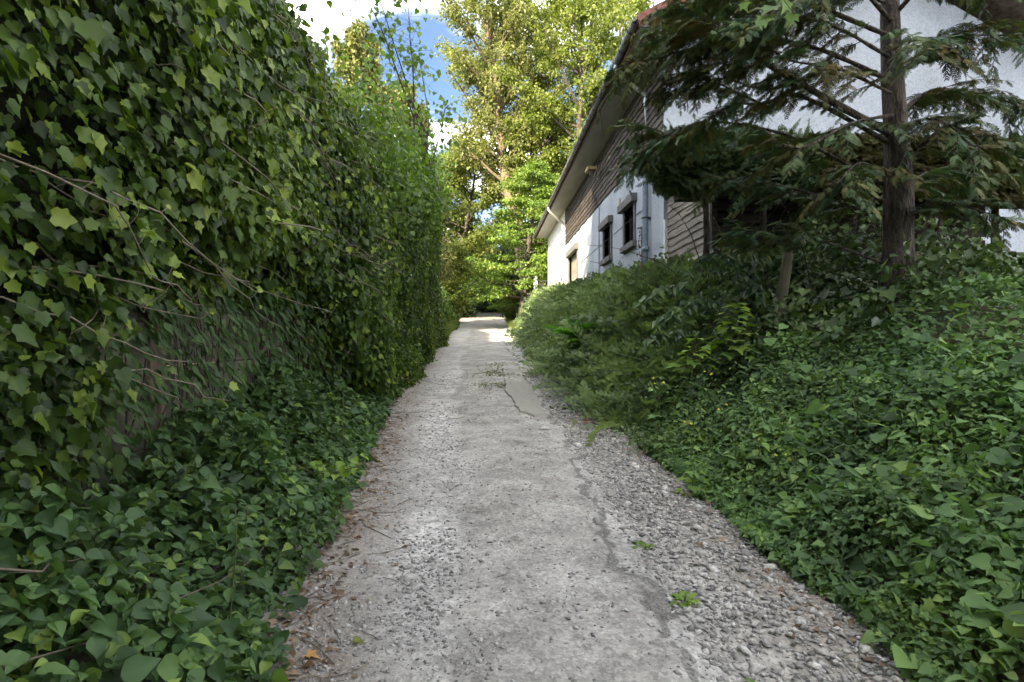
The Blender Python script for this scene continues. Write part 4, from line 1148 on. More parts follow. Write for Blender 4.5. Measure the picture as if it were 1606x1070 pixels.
def ivy():
    root = empty('ivy', (0, 0, 0), 'dense wall of dark green ivy with long runners over the concrete fence', 'ivy')
    # woody core behind the leaves, shade between them put into its dark colour
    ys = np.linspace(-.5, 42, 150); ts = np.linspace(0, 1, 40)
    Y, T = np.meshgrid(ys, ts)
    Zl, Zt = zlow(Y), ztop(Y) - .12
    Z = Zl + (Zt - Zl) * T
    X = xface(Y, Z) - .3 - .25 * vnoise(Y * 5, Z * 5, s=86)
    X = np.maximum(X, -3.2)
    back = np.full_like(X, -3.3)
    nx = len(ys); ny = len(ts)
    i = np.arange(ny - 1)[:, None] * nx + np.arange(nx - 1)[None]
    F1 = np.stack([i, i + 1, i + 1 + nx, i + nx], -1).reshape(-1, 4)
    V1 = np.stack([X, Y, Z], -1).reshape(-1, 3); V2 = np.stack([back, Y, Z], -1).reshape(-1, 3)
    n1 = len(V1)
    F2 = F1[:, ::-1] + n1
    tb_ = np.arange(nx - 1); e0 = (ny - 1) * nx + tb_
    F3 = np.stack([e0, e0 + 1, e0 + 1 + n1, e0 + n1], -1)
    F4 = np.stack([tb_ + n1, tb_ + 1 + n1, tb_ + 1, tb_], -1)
    o = obj('shaded_core', mesh_np('shaded_core', np.vstack([V1, V2]), np.vstack([F1, F2, F3, F4]), M['thicket']), root)
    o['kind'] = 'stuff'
    chunks = []
    def sample(n, ya, yb, size, tm, dep=.22, za=0, zb=1, pw=1.0):
        y = rng.uniform(ya, yb, n); zl, zt = zlow(y), ztop(y)
        z = zl + (zt - zl) * (za + (zb - za) * rng.random(n) ** pw)
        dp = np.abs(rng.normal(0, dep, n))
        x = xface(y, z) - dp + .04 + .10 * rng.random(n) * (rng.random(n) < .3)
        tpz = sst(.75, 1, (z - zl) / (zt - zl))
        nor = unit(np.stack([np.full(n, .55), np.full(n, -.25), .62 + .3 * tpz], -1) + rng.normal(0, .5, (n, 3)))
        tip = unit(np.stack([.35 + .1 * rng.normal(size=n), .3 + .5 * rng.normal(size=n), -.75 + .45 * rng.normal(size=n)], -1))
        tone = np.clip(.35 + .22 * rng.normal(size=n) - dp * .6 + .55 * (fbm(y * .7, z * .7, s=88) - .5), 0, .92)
        yng = rng.random(n) < .07
        tone = np.where(yng & (dp < .2), rng.uniform(.8, 1, n), tone)
        return place(tm, np.stack([x, y, z], -1), tip, nor, size * np.exp(rng.normal(-.03, .26, n)), tone)
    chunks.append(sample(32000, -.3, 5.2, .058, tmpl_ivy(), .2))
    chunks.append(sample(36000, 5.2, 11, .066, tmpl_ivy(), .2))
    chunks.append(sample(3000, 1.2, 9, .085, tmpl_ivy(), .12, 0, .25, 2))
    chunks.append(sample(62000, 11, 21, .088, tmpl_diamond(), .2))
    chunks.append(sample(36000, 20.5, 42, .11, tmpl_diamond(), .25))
    # loose shoots that break the outline along the top
    n = 7000
    y = rng.uniform(2, 21, n); z = ztop(y) + rng.normal(0, .22, n) + .1
    x = xface(y, ztop(y) - .3) - .2 + rng.normal(0, .3, n)
    chunks.append(place(tmpl_heart(), np.stack([x, y, z], -1), rdirs(n) + np.array([.2, .2, -.6]), rdirs(n) + np.array([.4, -.3, .6]), .075 * rng.uniform(.6, 1.3, n), np.clip(rng.normal(.6, .25, n), 0, 1)))
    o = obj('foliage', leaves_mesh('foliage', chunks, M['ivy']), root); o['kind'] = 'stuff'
    # single leaves and runners on the side nearest the viewer
    tv, tf = tmpl_ivy()
    metas = []
    for k in range(8):
        V = tv.copy(); V[:, 2] += .06 * np.random.default_rng(k).normal(size=len(V))
        metas.append(mesh_np('leaf', V, tf, M['ivy'], {'tone': np.full(len(V), .3 + .1 * k)}))
    count = [0]
    def one_leaf(p, tip, nor, s, k):
        if count[0] >= 295: return
        t = unit(np.array(tip, float)); w = np.array(nor, float); w = unit(w - (w @ t) * t); u = np.cross(t, w)
        o = bpy.data.objects.new('leaf', metas[k]); COL.objects.link(o); o.parent = root
        mat = Matrix(((u[0]*s, t[0]*s, w[0]*s, p[0]), (u[1]*s, t[1]*s, w[1]*s, p[1]), (u[2]*s, t[2]*s, w[2]*s, p[2]), (0, 0, 0, 1)))
        o.matrix_basis = mat; count[0] += 1
    r = np.random.default_rng(91)
    for k in range(84):
        y = 1.7 + 8.0 * r.random() ** 1.3; zl, zt = float(zlow(y)), float(ztop(y))
        hi = min(zt, 1.6 + .62 * y)
        z = zl + (hi - zl) * r.random() ** 1.25 + .05
        x = float(xface(y, z)) - .06
        L = r.uniform(.4, 1.15)
        d = unit(np.array([r.uniform(.2, .62), r.uniform(.65, 1.0), r.uniform(-.25, .12)]))
        t = np.linspace(0, 1, 9)[:, None]
        P = np.array([x, y, z]) + d * L * t + np.array([r.normal(0, .22), r.normal(0, .22), 0]) * L * np.sin(t * PI * r.uniform(.8, 1.6)) + np.array([0, 0, -.34 * L]) * (t ** 1.6) + np.array([0, 0, .24 * L]) * np.clip(t - .6, 0, 1) ** 2 * 2.5 + r.normal(0, .01, (9, 3))
        tb = TB(); tb.tube(P, .0056 * (1 - t[:, 0] * .55), 5)
        for q in (3, 4, 5, 6, 7, 8):
            if r.random() < .42:
                e = P[q] + np.array([r.uniform(0, .05), r.uniform(-.02, .05), r.uniform(.03, .09)])
                tb.tube(np.vstack([P[q], (P[q] + e) / 2 + np.array([.01, 0, 0]), e]), .002, 4)
                one_leaf(e, [r.normal(.4, .4), r.normal(.2, .5), r.normal(-.2, .5)], [r.normal(.5, .4), r.normal(-.4, .3), r.normal(.7, .3)], r.uniform(.03, .075), r.integers(3, 8))
        obj('runner', tb.mesh('runner', M['ivy_stem']), root)
    while count[0] < 295:
        y = 1.7 + 3.2 * r.random(); zl = float(zlow(y)); hi = 1.6 + .62 * y
        z = zl + (hi - zl) * r.random()
        x = float(xface(y, z)) + .06 + .05 * r.random()
        one_leaf([x, y, z], [r.normal(.35, .2), r.normal(.4, .4), r.normal(-.6, .4)], [.75 + r.normal(0, .3), -.5 + r.normal(0, .3), .45 + r.normal(0, .3)], r.uniform(.06, .12), r.integers(0, 8))
ivy()

def wall_climber():
    root = empty('wall_climber', (0, 0, 0), 'sparse narrow leaved climber hanging over the mossy concrete panels', 'climber')
    tb = TB(); r = np.random.default_rng(17)
    for k in range(90):
        y = r.uniform(1.5, 11); z1 = float(zlow(y)) + .35; z0 = float(rz(y)) + r.uniform(0, .5)
        t = np.linspace(0, 1, 7)[:, None]
        P = np.c_[-2.16 + .08 * r.random() + .03 * r.normal(size=7), y + .25 * r.normal() * t[:, 0] + .03 * r.normal(size=7), z0 + (z1 - z0) * t[:, 0]]
        tb.tube(P, .004 + .003 * r.random(), 4)
    s_ = obj('stem', tb.mesh('stem', M['twig']), root); s_['kind'] = 'stuff'
    n = 9500
    y = rng.uniform(1.3, 12, n); g = rz(y)
    f = rng.random(n) ** 1.35
    z = g + .08 + 1.75 * f
    keep = rng.random(n) < .4 + .8 * sst(.36, .6, fbm(y * 1.1, z * 1.3, s=93)) * (1.05 - .4 * f)
    y, z = y[keep], z[keep]; n = len(y)
    x = -2.2 + np.abs(rng.normal(0, .12, n)) + .05
    tip = unit(np.stack([.45 + .2 * rng.normal(size=n), .35 + .3 * rng.normal(size=n), -.8 + .2 * rng.normal(size=n)], -1))
    nor = unit(np.stack([np.full(n, .6), np.full(n, -.6), np.full(n, .6)], -1) + rng.normal(0, .35, (n, 3)))
    h = n // 2
    P = np.stack([x, y, z], -1)
    ch = [place(tmpl_lance(), P[:h], tip[:h], nor[:h], .13 * rng.uniform(.6, 1.3, h)), place(tmpl_ovate(.27), P[h:], tip[h:], nor[h:], .07 * rng.uniform(.6, 1.3, n - h))]
    o = obj('foliage', leaves_mesh('foliage', ch, M['climber']), root); o['kind'] = 'stuff'
wall_climber()

def heart_tree():
    """young tree whose shoots stand up out of the ivy top"""
    root = empty('young_tree', (0, 0, 0), 'young tree with heart shaped leaves on arching shoots above the ivy', 'tree')
    V0, F0 = tmpl_heart(); metas = [mesh_np('leaf', V0, F0, M['heart'], {'tone': np.full(len(V0), v)}) for v in (.1, .35, .6, .9)]
    r = np.random.default_rng(5); tb = TB(); cnt = 0; chunks = []
    base = at(672, 300, 13.5); gz = float(rz(base[1]))
    trunk = curve([[-2.35, base[1], gz], [-2.3, base[1] - .1, gz + 3], at(668, 240, 13.3), at(640, 150, 12.8)], 6)
    tb.tube(trunk, np.linspace(.09, .03, len(trunk)), 7)
    shoots = [[(668, 240, 13.3), (640, 140, 12.6), (618, 70, 12.0), (590, -20, 11.5), (575, -80, 11.2)], [(660, 215, 13.2), (625, 120, 12.3), (600, 50, 11.8), (572, -10, 11.4), (560, -60, 11.2)],
              [(650, 230, 13), (648, 120, 12.2), (643, 60, 12), (640, -5, 11.8)], [(668, 240, 13.3), (672, 190, 13.4), (664, 130, 13.2), (658, 92, 13.0)],
              [(676, 260, 13.6), (690, 210, 13.9), (697, 175, 13.8), (703, 165, 13.6)], [(672, 250, 13.5), (686, 290, 12.6), (700, 330, 12.0), (706, 360, 11.9)],
              [(640, 240, 13), (600, 180, 12), (580, 120, 11.3), (575, 80, 11)], [(640, 260, 12.5), (590, 230, 11.2), (550, 190, 10.2), (530, 150, 9.8)], [(660, 260, 13), (630, 200, 12.2), (610, 160, 11.6), (590, 150, 11.2)]]
    for k, s in enumerate(shoots):
        P = curve([at(*q) for q in s], 8)
        tb.tube(P, np.linspace(.02, .005, len(P)), 5)
        m = 80 if k < 3 else 55
        if k == 5: m = 7
        for j in range(m):
            f = r.uniform(.12, 1) * (len(P) - 1); i = int(min(f, len(P) - 2)); p = P[i] + (P[i + 1] - P[i]) * (f - i)
            e = p + r.normal(0, .2 if k != 5 else .06, 3)
            tb.tube(np.vstack([p, (p + e) / 2 + [0, 0, .02], e]), .003, 3)
            s_ = r.uniform(.085, .15)
            t = unit(np.array([r.normal(.1, .4), r.normal(-.1, .4), r.normal(-.8, .3)])); w = np.array([r.normal(.4, .5), r.normal(-.8, .4), r.normal(.35, .4)]); w = unit(w - (w @ t) * t); u = np.cross(t, w)
            if cnt >= 290: chunks.append(place(tmpl_heart(), e[None], t[None], w[None], s_))
            if cnt < 290:
                o = bpy.data.objects.new('leaf', metas[r.integers(0, 4)]); COL.objects.link(o); o.parent = root
                o.matrix_basis = Matrix(((u[0]*s_, t[0]*s_, w[0]*s_, e[0]), (u[1]*s_, t[1]*s_, w[1]*s_, e[1]), (u[2]*s_, t[2]*s_, w[2]*s_, e[2]), (0, 0, 0, 1))); cnt += 1
    n = 9500   # the leafy mass further down, merging with the ivy
    y = rng.uniform(9.0, 20, n); z = ztop(y) + rng.normal(-.6, .5, n)
    x = xface(y, np.minimum(z, ztop(y) - .6)) - .1 + rng.normal(0, .28, n)
    ch = place(V0 is not None and tmpl_heart(), np.stack([x, y, z], -1), unit(rdirs(n) + np.array([.1, -.1, -.9])), unit(rdirs(n) + np.array([.5, -.7, .4])), .1 * rng.uniform(.6, 1.25, n))
    o = obj('crown', leaves_mesh('crown', [ch] + chunks, M['heart']), root); o['kind'] = 'stuff'
    obj('trunk', tb.mesh('trunk', M['twig']), root)
heart_tree()

# ------------------------------------------------------------------ plants along the left foot
def left_verge():
    chunks = []
    def strip(n, ya, yb, size, tm, p=1.0):
        y = ya + (yb - ya) * rng.random(n) ** p; le = left_edge(y)
        t = rng.random(n)
        x = le - .06 + (-2.22 - le) * t
        hmax = (.1 + .62 * sst(0, .8, t) + .12 * (fbm(x * 2, y * 2, s=95) - .5)) * (1 - .45 * sst(8, 16, y))
        hmax = hmax * (.4 + 1.15 * sst(.3, .7, fbm(x * 1.3, y * 1.1, s=96)))
        z = zg(x, y) + hmax * (1 - .75 * rng.random(n) ** 2)
        keep = rng.random(n) < sst(-.05, .16, t + .25 * (fbm(y * 1.6, x, s=97) - .5))
        x, y, z = x[keep], y[keep], z[keep]; n = len(x)
        nor = unit(np.stack([np.full(n, .3), np.full(n, -.1), np.full(n, .9)], -1) + rng.normal(0, .55, (n, 3)))
        a = rng.uniform(0, 2 * PI, n)
        tip = np.stack([np.cos(a) + .35, np.sin(a), -.35 + .3 * rng.normal(size=n)], -1)
        return place(tm, np.stack([x, y, z], -1), tip, nor, size * np.exp(rng.normal(-.05, .3, n)), np.clip(rng.normal(.38, .26, n), 0, 1))
    chunks.append(strip(15000, .8, 6, .066, tmpl_ovate(.38)))
    chunks.append(strip(16000, 5, 14, .07, tmpl_ovate(.38)))
    chunks.append(strip(16000, 13, 32, .1, tmpl_diamond()))
    o = obj('undergrowth', leaves_mesh('undergrowth', chunks, M['nettle']))
    props(o, 'low green ground cover along the foot of the ivy on the left', 'undergrowth', kind='stuff')
left_verge()

def plant_proto(r, h, nl, size, lm, tm, stem_m, whorl=2, pet=.3):
    """stem tube mesh + list of (mesh, matrix) for its leaves"""
    t = np.linspace(0, 1, 6)[:, None]
    P = np.array([0, 0, -.04]) + np.array([r.normal(0, .12) * h, r.normal(0, .12) * h, h]) * t + r.normal(0, .01, (6, 3)) * t
    tb = TB(); tb.tube(P, .004 * (1 - .5 * t[:, 0]) + .001, 5)
    out = []
    for k in range(nl):
        f = .25 + .75 * (k // whorl) / max(1, (nl - 1) // whorl)
        p = np.array([np.interp(f, t[:, 0], P[:, q]) for q in range(3)])
        a = (k % whorl) * 2 * PI / whorl + (k // whorl) * 1.57 + r.normal(0, .3)
        s = size * (1.15 - .6 * f) * r.uniform(.8, 1.2)
        d = np.array([math.cos(a), math.sin(a), 0.0])
        e = p + d * s * pet * r.uniform(.6, 1.3) + np.array([0, 0, .01 + .15 * s * pet])
        tb.tube(np.vstack([p, (p + e) / 2 + [0, 0, .006], e]), .0018, 3)
        tip = unit(d + np.array([0, 0, r.uniform(-.55, -.05)])); nor = np.array([r.normal(0, .15), r.normal(0, .15), 1.0]); nor = unit(nor - (nor @ tip) * tip); u = np.cross(tip, nor)
        out.append(Matrix(((u[0]*s, tip[0]*s, nor[0]*s, e[0]), (u[1]*s, tip[1]*s, nor[1]*s, e[1]), (u[2]*s, tip[2]*s, nor[2]*s, e[2]), (0, 0, 0, 1))))
    return tb.mesh('stem', stem_m), out
def leafset(tm, mat, tones):
    V, F = tm
    return [mesh_np('leaf', V, F, mat, {'tone': np.full(len(V), t)}) for t in tones]
def make_plant(name, label, cat, group, loc, stem_me, mats, leafs, rot, sc, r, extra=None):
    e = empty(name, loc, label, cat, group); e.rotation_euler.z = rot; e.scale = (sc, sc, sc)
    obj('stem', stem_me, e)
    for m in mats:
        o = obj('leaf', leafs[int(r.integers(0, len(leafs)))], e); o.matrix_basis = m
    if extra:
        for me, m in extra: o = obj('flower', me, e); o.matrix_basis = m
    return e

def nettles():
    r = np.random.default_rng(23)
    leafs = leafset(tmpl_ovate(.36), M['nettle'], (.15, .35, .55, .8))
    protos = [plant_proto(r, h, 16, .095, None, None, M['green_stem']) for h in (.42, .55, .62)]
    spots = [(-1.35, 2.35), (-1.55, 2.6), (-1.2, 2.75), (-1.75, 2.9), (-1.3, 3.1), (-1.6, 3.35), (-1.25, 3.55), (-1.85, 3.6), (-1.45, 3.95), (-1.7, 4.3), (-1.3, 4.4), (-1.95, 4.7), (-1.5, 5.0), (-1.75, 5.5), (-1.45, 5.9), (-1.9, 6.3)]
    for k, (x, y) in enumerate(spots):
        s, m = protos[k % 3]
        make_plant('nettle', 'leafy nettle stem standing in the ground cover below the concrete panels', 'nettle', 'nettles along the left verge', (x, y, float(zg(x, y))), s, m, leafs, r.uniform(0, 6), r.uniform(.8, 1.1), r)
    # the pale green bramble sprig that leans over the edge
    p = at(520, 742, 4.9)
    root = empty('bramble_sprig', (0, 0, 0), 'pale green sprig on a thin whitish cane leaning over the left edge of the track', 'bramble')
    P = curve([at(415, 672, 5.0), at(455, 722, 4.9), at(500, 742, 4.85), at(548, 735, 4.8), at(572, 726, 4.8)], 6)
    obj('cane', (lambda t: (t.tube(P, .005, 5), t.mesh('cane', M['ivy_stem']))[1])(TB()), root)
    ll = leafset(tmpl_ovate(.42), M['sapling'], (.3, .6, .9))
    for k in range(22):
        q = P[int(r.integers(9, len(P)))] + r.normal(0, .045, 3) + np.array([0, 0, .03]); s = r.uniform(.06, .1)
        t = unit(np.array([r.normal(.4, .5), r.normal(-.2, .5), r.normal(-.2, .3)])); w = np.array([r.normal(0, .3), r.normal(-.2, .3), 1]); w = unit(w - (w @ t) * t); u = np.cross(t, w)
        o = obj('leaf', ll[k % 3], root)
        o.matrix_basis = Matrix(((u[0]*s, t[0]*s, w[0]*s, q[0]), (u[1]*s, t[1]*s, w[1]*s, q[1]), (u[2]*s, t[2]*s, w[2]*s, q[2]), (0, 0, 0, 1)))
nettles()

# ------------------------------------------------------------------ the bank on the right
def hedge_h(x, y):
    s = np.clip((x - 1.9) / 1.65, 0, 1)
    return -.34 * sst(.45, 1, s) * sst(9, 12, y) + (.10 + .62 * np.sin(np.clip(s * 1.05, 0, 1) * PI) ** .8 * .8 + .34 * s) * (.35 + .75 * fbm(x * .8, y * .55, s=101) + .7 * fbm(x * 2.2, y * 1.9, s=102) - .15) * (.22 + .78 * sst(7.2, 11.5, y))
def right_hedge():
    root = empty('hedge', (0, 0, 0), 'long rough hedge of fine arching twigs on the bank below the house', 'hedge')
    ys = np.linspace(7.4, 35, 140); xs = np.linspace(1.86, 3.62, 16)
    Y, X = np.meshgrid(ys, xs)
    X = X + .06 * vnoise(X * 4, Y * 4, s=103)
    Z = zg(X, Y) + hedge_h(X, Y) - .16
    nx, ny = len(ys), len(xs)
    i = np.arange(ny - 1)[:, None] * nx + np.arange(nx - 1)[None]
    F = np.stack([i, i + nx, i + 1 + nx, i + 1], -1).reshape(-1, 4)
    o = obj('shaded_core', mesh_np('shaded_core', np.stack([X, Y, Z], -1).reshape(-1, 3), F, M['thicket'], smooth=True), root); o['kind'] = 'stuff'
    chunks = []
    def tw(n, ya, yb, size, tm, pw=1.0):
        y = ya + (yb - ya) * rng.random(n) ** pw; x = rng.uniform(1.84, 3.62 if size < .7 else 2.8, n)
        z = zg(x, y) + hedge_h(x, y) - .14 + .1 * rng.random(n)
        s = (x - 1.9) / 1.65
        tip = unit(np.stack([-.55 + .5 * rng.normal(size=n), -.35 + .5 * rng.normal(size=n), .35 + .35 * s + .25 * rng.normal(size=n)], -1))
        nor = unit(np.stack([np.full(n, -.4), np.full(n, -.3), np.full(n, .9)], -1) + rng.normal(0, .25, (n, 3)))
        tone = np.clip(.5 + .5 * (fbm(x * 1.2, y * .8, s=105) - .5) * 2 + .15 * rng.normal(size=n), 0, 1)
        return place(tm, np.stack([x, y, z], -1), tip, nor, size * rng.uniform(.6, 1.3, n), tone)
    for k in range(3):
        chunks.append(tw(1900, 7.3, 15, .42, tmpl_twig(8, k, .16, .5)))
        chunks.append(tw(1900, 14, 35, .5, tmpl_twig(6, k + 5, .2, .5), 1.3))
    chunks.append(tw(900, 7.6, 26, .85, tmpl_twig(13, 11, .1, .7)))
    c2 = tw(18000, 7.3, 35, .075, tmpl_diamond(), 1.5)
    o = obj('foliage', leaves_mesh('foliage', chunks + [c2], M['cotone']), root); o['kind'] = 'stuff'
right_hedge()

def right_cover():
    chunks = []
    def cover(n, ya, yb, xa, xb, size, tm, hf, tip_z=-.3):
        y = rng.uniform(ya, yb, n); x = xa + (xb - xa) * rng.random(n)
        re = right_edge(y)
        k = x > re - .02 + .25 * (fbm(y * 1.8, x * 1.5, s=110) - .5)
        x, y, re = x[k], y[k], re[k]; n = len(x)
        t = sst(0, .55, x - re)
        h = hf(x, y) * (.22 + .78 * t) * (.1 + 1.1 * fbm(x * .9, y * .9, s=112) + .9 * np.clip(fbm(x * 2.6, y * 2.6, s=116) - .35, 0, 1))
        z = zg(x, y) + h * (1 - .7 * rng.random(n) ** 2)
        nor = unit(np.stack([np.full(n, -.35), np.full(n, -.3), np.full(n, .9)], -1) + rng.normal(0, .55, (n, 3)))
        a = rng.uniform(0, 2 * PI, n)
        tip = np.stack([np.cos(a) - .3, np.sin(a) - .2, tip_z + .3 * rng.normal(size=n)], -1)
        return place(tm, np.stack([x, y, z], -1), tip, nor, size * np.exp(rng.normal(-.05, .3, n)), np.clip(.4 + .9 * (fbm(x * 2, y * 2, s=113) - .5) + .24 * rng.normal(size=n), 0, 1))
    hh = lambda x, y: .34 + .16 * fbm(x * .8, y * .8, s=115)
    chunks.append(cover(30000, 2.2, 6.2, 1.75, 3.9, .042, tmpl_ovate(.4), hh))
    chunks.append(cover(12000, 2.2, 8.8, 1.75, 3.9, .048, tmpl_maple(), hh))
    chunks.append(cover(11000, 5.5, 9.2, 1.75, 3.4, .05, tmpl_ovate(.4), hh))
    chunks.append(cover(7000, -.6, 2.4, 1.75, 6.5, .06, tmpl_ovate(.4), hh))
    chunks.append(cover(9000, 2.2, 7.0, 3.6, 6.5, .055, tmpl_ovate(.4), hh))
    chunks.append(cover(2600, 2.2, 8.5, 1.75, 4.5, .07, tmpl_heart(), lambda x, y: .52 + 0 * x))
    chunks.append(cover(2400, 2.2, 8.5, 1.75, 4.5, .085, tmpl_lance(), lambda x, y: .6 + 0 * x, .5))
    o = obj('undergrowth', leaves_mesh('undergrowth', chunks, M['herb']))
    props(o, 'fresh green leafy undergrowth spilling onto the stony right edge of the track', 'undergrowth', kind='stuff')
    chunks = [cover(11000, 6.6, 9.3, 2.3, 5.2, .085, tmpl_ovate(.3), lambda x, y: .32 + .3 * sst(2.4, 3.2, x), -.5), cover(4000, 5.5, 9.2, 3.4, 6.5, .08, tmpl_ivy(), lambda x, y: .9 + 0 * x, -.6)]
    o = obj('brambles', leaves_mesh('brambles', chunks, M['bramble']))
    props(o, 'dark tangle of bramble and ivy in the shade in front of the shed', 'brambles', kind='stuff')
    # bare tangled canes in the dark under the conifers
    tb = TB(); r = np.random.default_rng(61)
    for k in range(150):
        p = np.array([r.uniform(2.7, 6.2), r.uniform(6.9, 9.0), 0]); p[2] = float(zg(p[0], p[1])) + r.uniform(0, .6)
        d = r.normal(0, .35, 3) + np.array([0, 0, .9 if k < 70 else .1]); L = r.uniform(.6, 1.7)
        t = np.linspace(0, 1, 7)[:, None]
        P = p + d * L * t + np.array([r.normal(0, .4), r.normal(0, .4), -.5]) * L * t ** 2 * .6 + r.normal(0, .015, (7, 3))
        tb.tube(P, .007 * (1 - t[:, 0] * .7) * r.uniform(.6, 1.6), 4)
    o = obj('canes', tb.mesh('canes', M['twig']))
    props(o, 'tangle of bare brown canes under the clipped conifers by the shed', 'canes', kind='stuff')
right_cover()

def right_plants():
    r = np.random.default_rng(37)
    # sycamore saplings
    sl = leafset(tmpl_maple(), M['sapling'], (.05, .3, .6, .95))
    def sapling(px, py, d, h, nl, size, label):
        b = at(px, py, d); e = empty('sycamore_sapling', (b[0], b[1], b[2]), label, 'sapling')
        st, ms = plant_proto(r, h, nl, size, None, None, M['green_stem'], 2, .95)
        obj('stem', st, e)
        for m in ms: o = obj('leaf', sl[int(r.integers(0, 4))], e); o.matrix_basis = m
        tb = TB()
        zb = float(zg(b[0], b[1])) - b[2]
        tb.tube([[0, 0, zb], [0, 0, zb / 2], [0, 0, .02]], .007, 5)
        obj('root_stem', tb.mesh('root_stem', M['green_stem']), e)
    sapling(1140, 585, 6.9, .85, 36, .21, 'sycamore sapling with yellow green lobed leaves against the dark brambles')
    sapling(1085, 585, 6.6, .4, 16, .18, 'low pale sycamore seedling left of the taller sapling')
    sapling(1195, 600, 6.6, .45, 16, .19, 'dull green sycamore seedling right of the tall sapling')
    sapling(1085, 780, 4.9, .3, 10, .11, 'small sycamore seedling in the foreground undergrowth on the right')
    # fern
    dd = 9.0
    while dd < 18 and at(918, 535, dd)[2] > float(zg(*at(918, 535, dd)[:2]) + hedge_h(*at(918, 535, dd)[:2])) + .02: dd += .05
    b = at(915, 540, dd - 1.0); b[2] += .05
    e = empty('fern', tuple(b), 'bright green fern on the bank among the hedge twigs', 'fern')
    V, F = tmpl_frond(12, 3, 1.0)
    fm = [mesh_np('frond', V * np.array([1.0, 1, 1.2]), F, M['fern'], {'tone': np.full(len(V), t)}) for t in (.2, .6, .9)]
    tb = TB(); tb.tube([[.1, .05, -.6], [.03, .02, -.2], [0, 0, .05]], .03, 6); obj('crown_stock', tb.mesh('crown_stock', M['green_stem']), e)
    for k in range(15):
        a = 2 * PI * k / 15 + r.normal(0, .2); s = r.uniform(.6, .9)
        t = unit(np.array([math.cos(a) - .45, math.sin(a) - .45, r.uniform(.35, 1.0)])); w = np.array([0, 0, 1.0]); w = unit(w - (w @ t) * t); u = np.cross(t, w)
        o = obj('frond', fm[k % 3], e); o.matrix_basis = Matrix(((u[0]*s, t[0]*s, w[0]*s, 0), (u[1]*s, t[1]*s, w[1]*s, 0), (u[2]*s, t[2]*s, w[2]*s, .04), (0, 0, 0, 1)))
    # broad leaved shrub below the pale conifer sprays
    e = empty('laurel_shrub', (0, 0, 0), 'dark shrub with rows of drooping oval leaves in front of the shed', 'shrub')
    ll = leafset(tmpl_ovate(.3), M['laurel'], (.1, .4, .7, 1.0))
    tb = TB(); cnt = 0
    gp = at(1165, 560, 8.0)
    for s in ([(1165, 560, 8.0), (1175, 470, 8), (1150, 410, 7.8), (1110, 400, 7.6), (1085, 425, 7.5)], [(1165, 560, 8), (1190, 460, 8), (1180, 400, 7.8), (1150, 385, 7.6), (1125, 420, 7.5)], [(1165, 560, 8), (1150, 500, 7.8), (1110, 470, 7.6), (1070, 480, 7.5), (1035, 500, 7.5)],
              [(1165, 560, 8), (1170, 490, 7.8), (1190, 450, 7.6), (1195, 470, 7.4)], [(1165, 560, 8), (1120, 500, 7.8), (1080, 450, 7.7), (1040, 455, 7.6), (1000, 475, 7.6)], [(1165, 560, 8), (1110, 530, 7.7), (1060, 520, 7.6), (1015, 530, 7.5)]):
        P = curve([at(*q) for q in s], 7); tb.tube(P, np.linspace(.013, .004, len(P)), 5)
        for j in range(len(P) // 4, len(P)):
            for sd in (-1, 1):
                if cnt >= 290: break
                p = P[j] + r.normal(0, .02, 3); sz = r.uniform(.11, .17)
                t = unit(np.array([sd * .5 - .2, -.35, -.6]) + r.normal(0, .2, 3)); w = np.array([-.3, -.6, .7]) + r.normal(0, .2, 3); w = unit(w - (w @ t) * t); u = np.cross(t, w)
                o = obj('leaf', ll[int(r.integers(0, 4))], e); cnt += 1
                o.matrix_basis = Matrix(((u[0]*sz, t[0]*sz, w[0]*sz, p[0]), (u[1]*sz, t[1]*sz, w[1]*sz, p[1]), (u[2]*sz, t[2]*sz, w[2]*sz, p[2]), (0, 0, 0, 1)))
    tb.tube([[gp[0], gp[1], float(zg(gp[0], gp[1])) - .05], list(gp)], .016, 6)
    obj('stem', tb.mesh('stem', M['twig']), e)
    # taller herb stems that stand out of the carpet
    hl = leafset(tmpl_ovate(.36), M['herb'], (.25, .5, .75, .95))
    hp = [plant_proto(r, h, 14, s_, None, None, M['green_stem'], 2, .45) for h, s_ in ((.38, .1), (.5, .12), (.62, .11))]
    for k in range(30):
        y = 3.0 + 5.0 * r.random(); x = float(right_edge(y)) + .25 + 1.5 * r.random() ** 1.2
        make_plant('herb', 'leafy green herb stem standing up out of the undergrowth on the right bank', 'herb', 'herb stems in the right undergrowth', (x, y, float(zg(x, y)) + .05), *hp[k % 3], hl, r.uniform(0, 6), r.uniform(.75, 1.1), r)
    # yellow flowered celandines
    fl_me = (lambda V, F: mesh_np('flower', V, F, M['yellow_flower'], {'tone': np.full(len(V), .5)}))(*tmpl_flower())
    leafs = leafset(tmpl_maple(), M['herb'], (.3, .5, .8))
    for k, (px, py) in enumerate([(1035, 604), (1112, 590), (1178, 620), (1212, 648), (1225, 640), (1085, 665), (1190, 690), (1247, 610), (1130, 640), (1235, 720)]):
        d = 6.3 - (py - 590) * .014
        p = at(px, py, d); z = float(zg(p[0], p[1])); h = max(.25, p[2] - z)
        st, ms = plant_proto(r, h, 7, .11, None, None, M['green_stem'], 3)
        ex = []
        for q in range(int(r.integers(1, 4))):
            s = .015; m = Matrix.Translation((r.normal(0, .04), r.normal(0, .04), h + .01 + r.normal(0, .02))) @ Matrix.Rotation(r.uniform(.3, .9), 4, 'X') @ Matrix.Scale(s, 4)
            ex.append((fl_me, m))
        make_plant('celandine', 'celandine stem with small yellow flowers in the foreground undergrowth on the right', 'flower', 'yellow celandines in the right undergrowth', (p[0], p[1], z), st, ms, leafs, 0, 1, r, ex)
    # dry brown creeper by the downpipe
    e = empty('dry_creeper', (0, 0, 0), 'dry rust brown creeper climbing the house beside the downpipe', 'creeper')
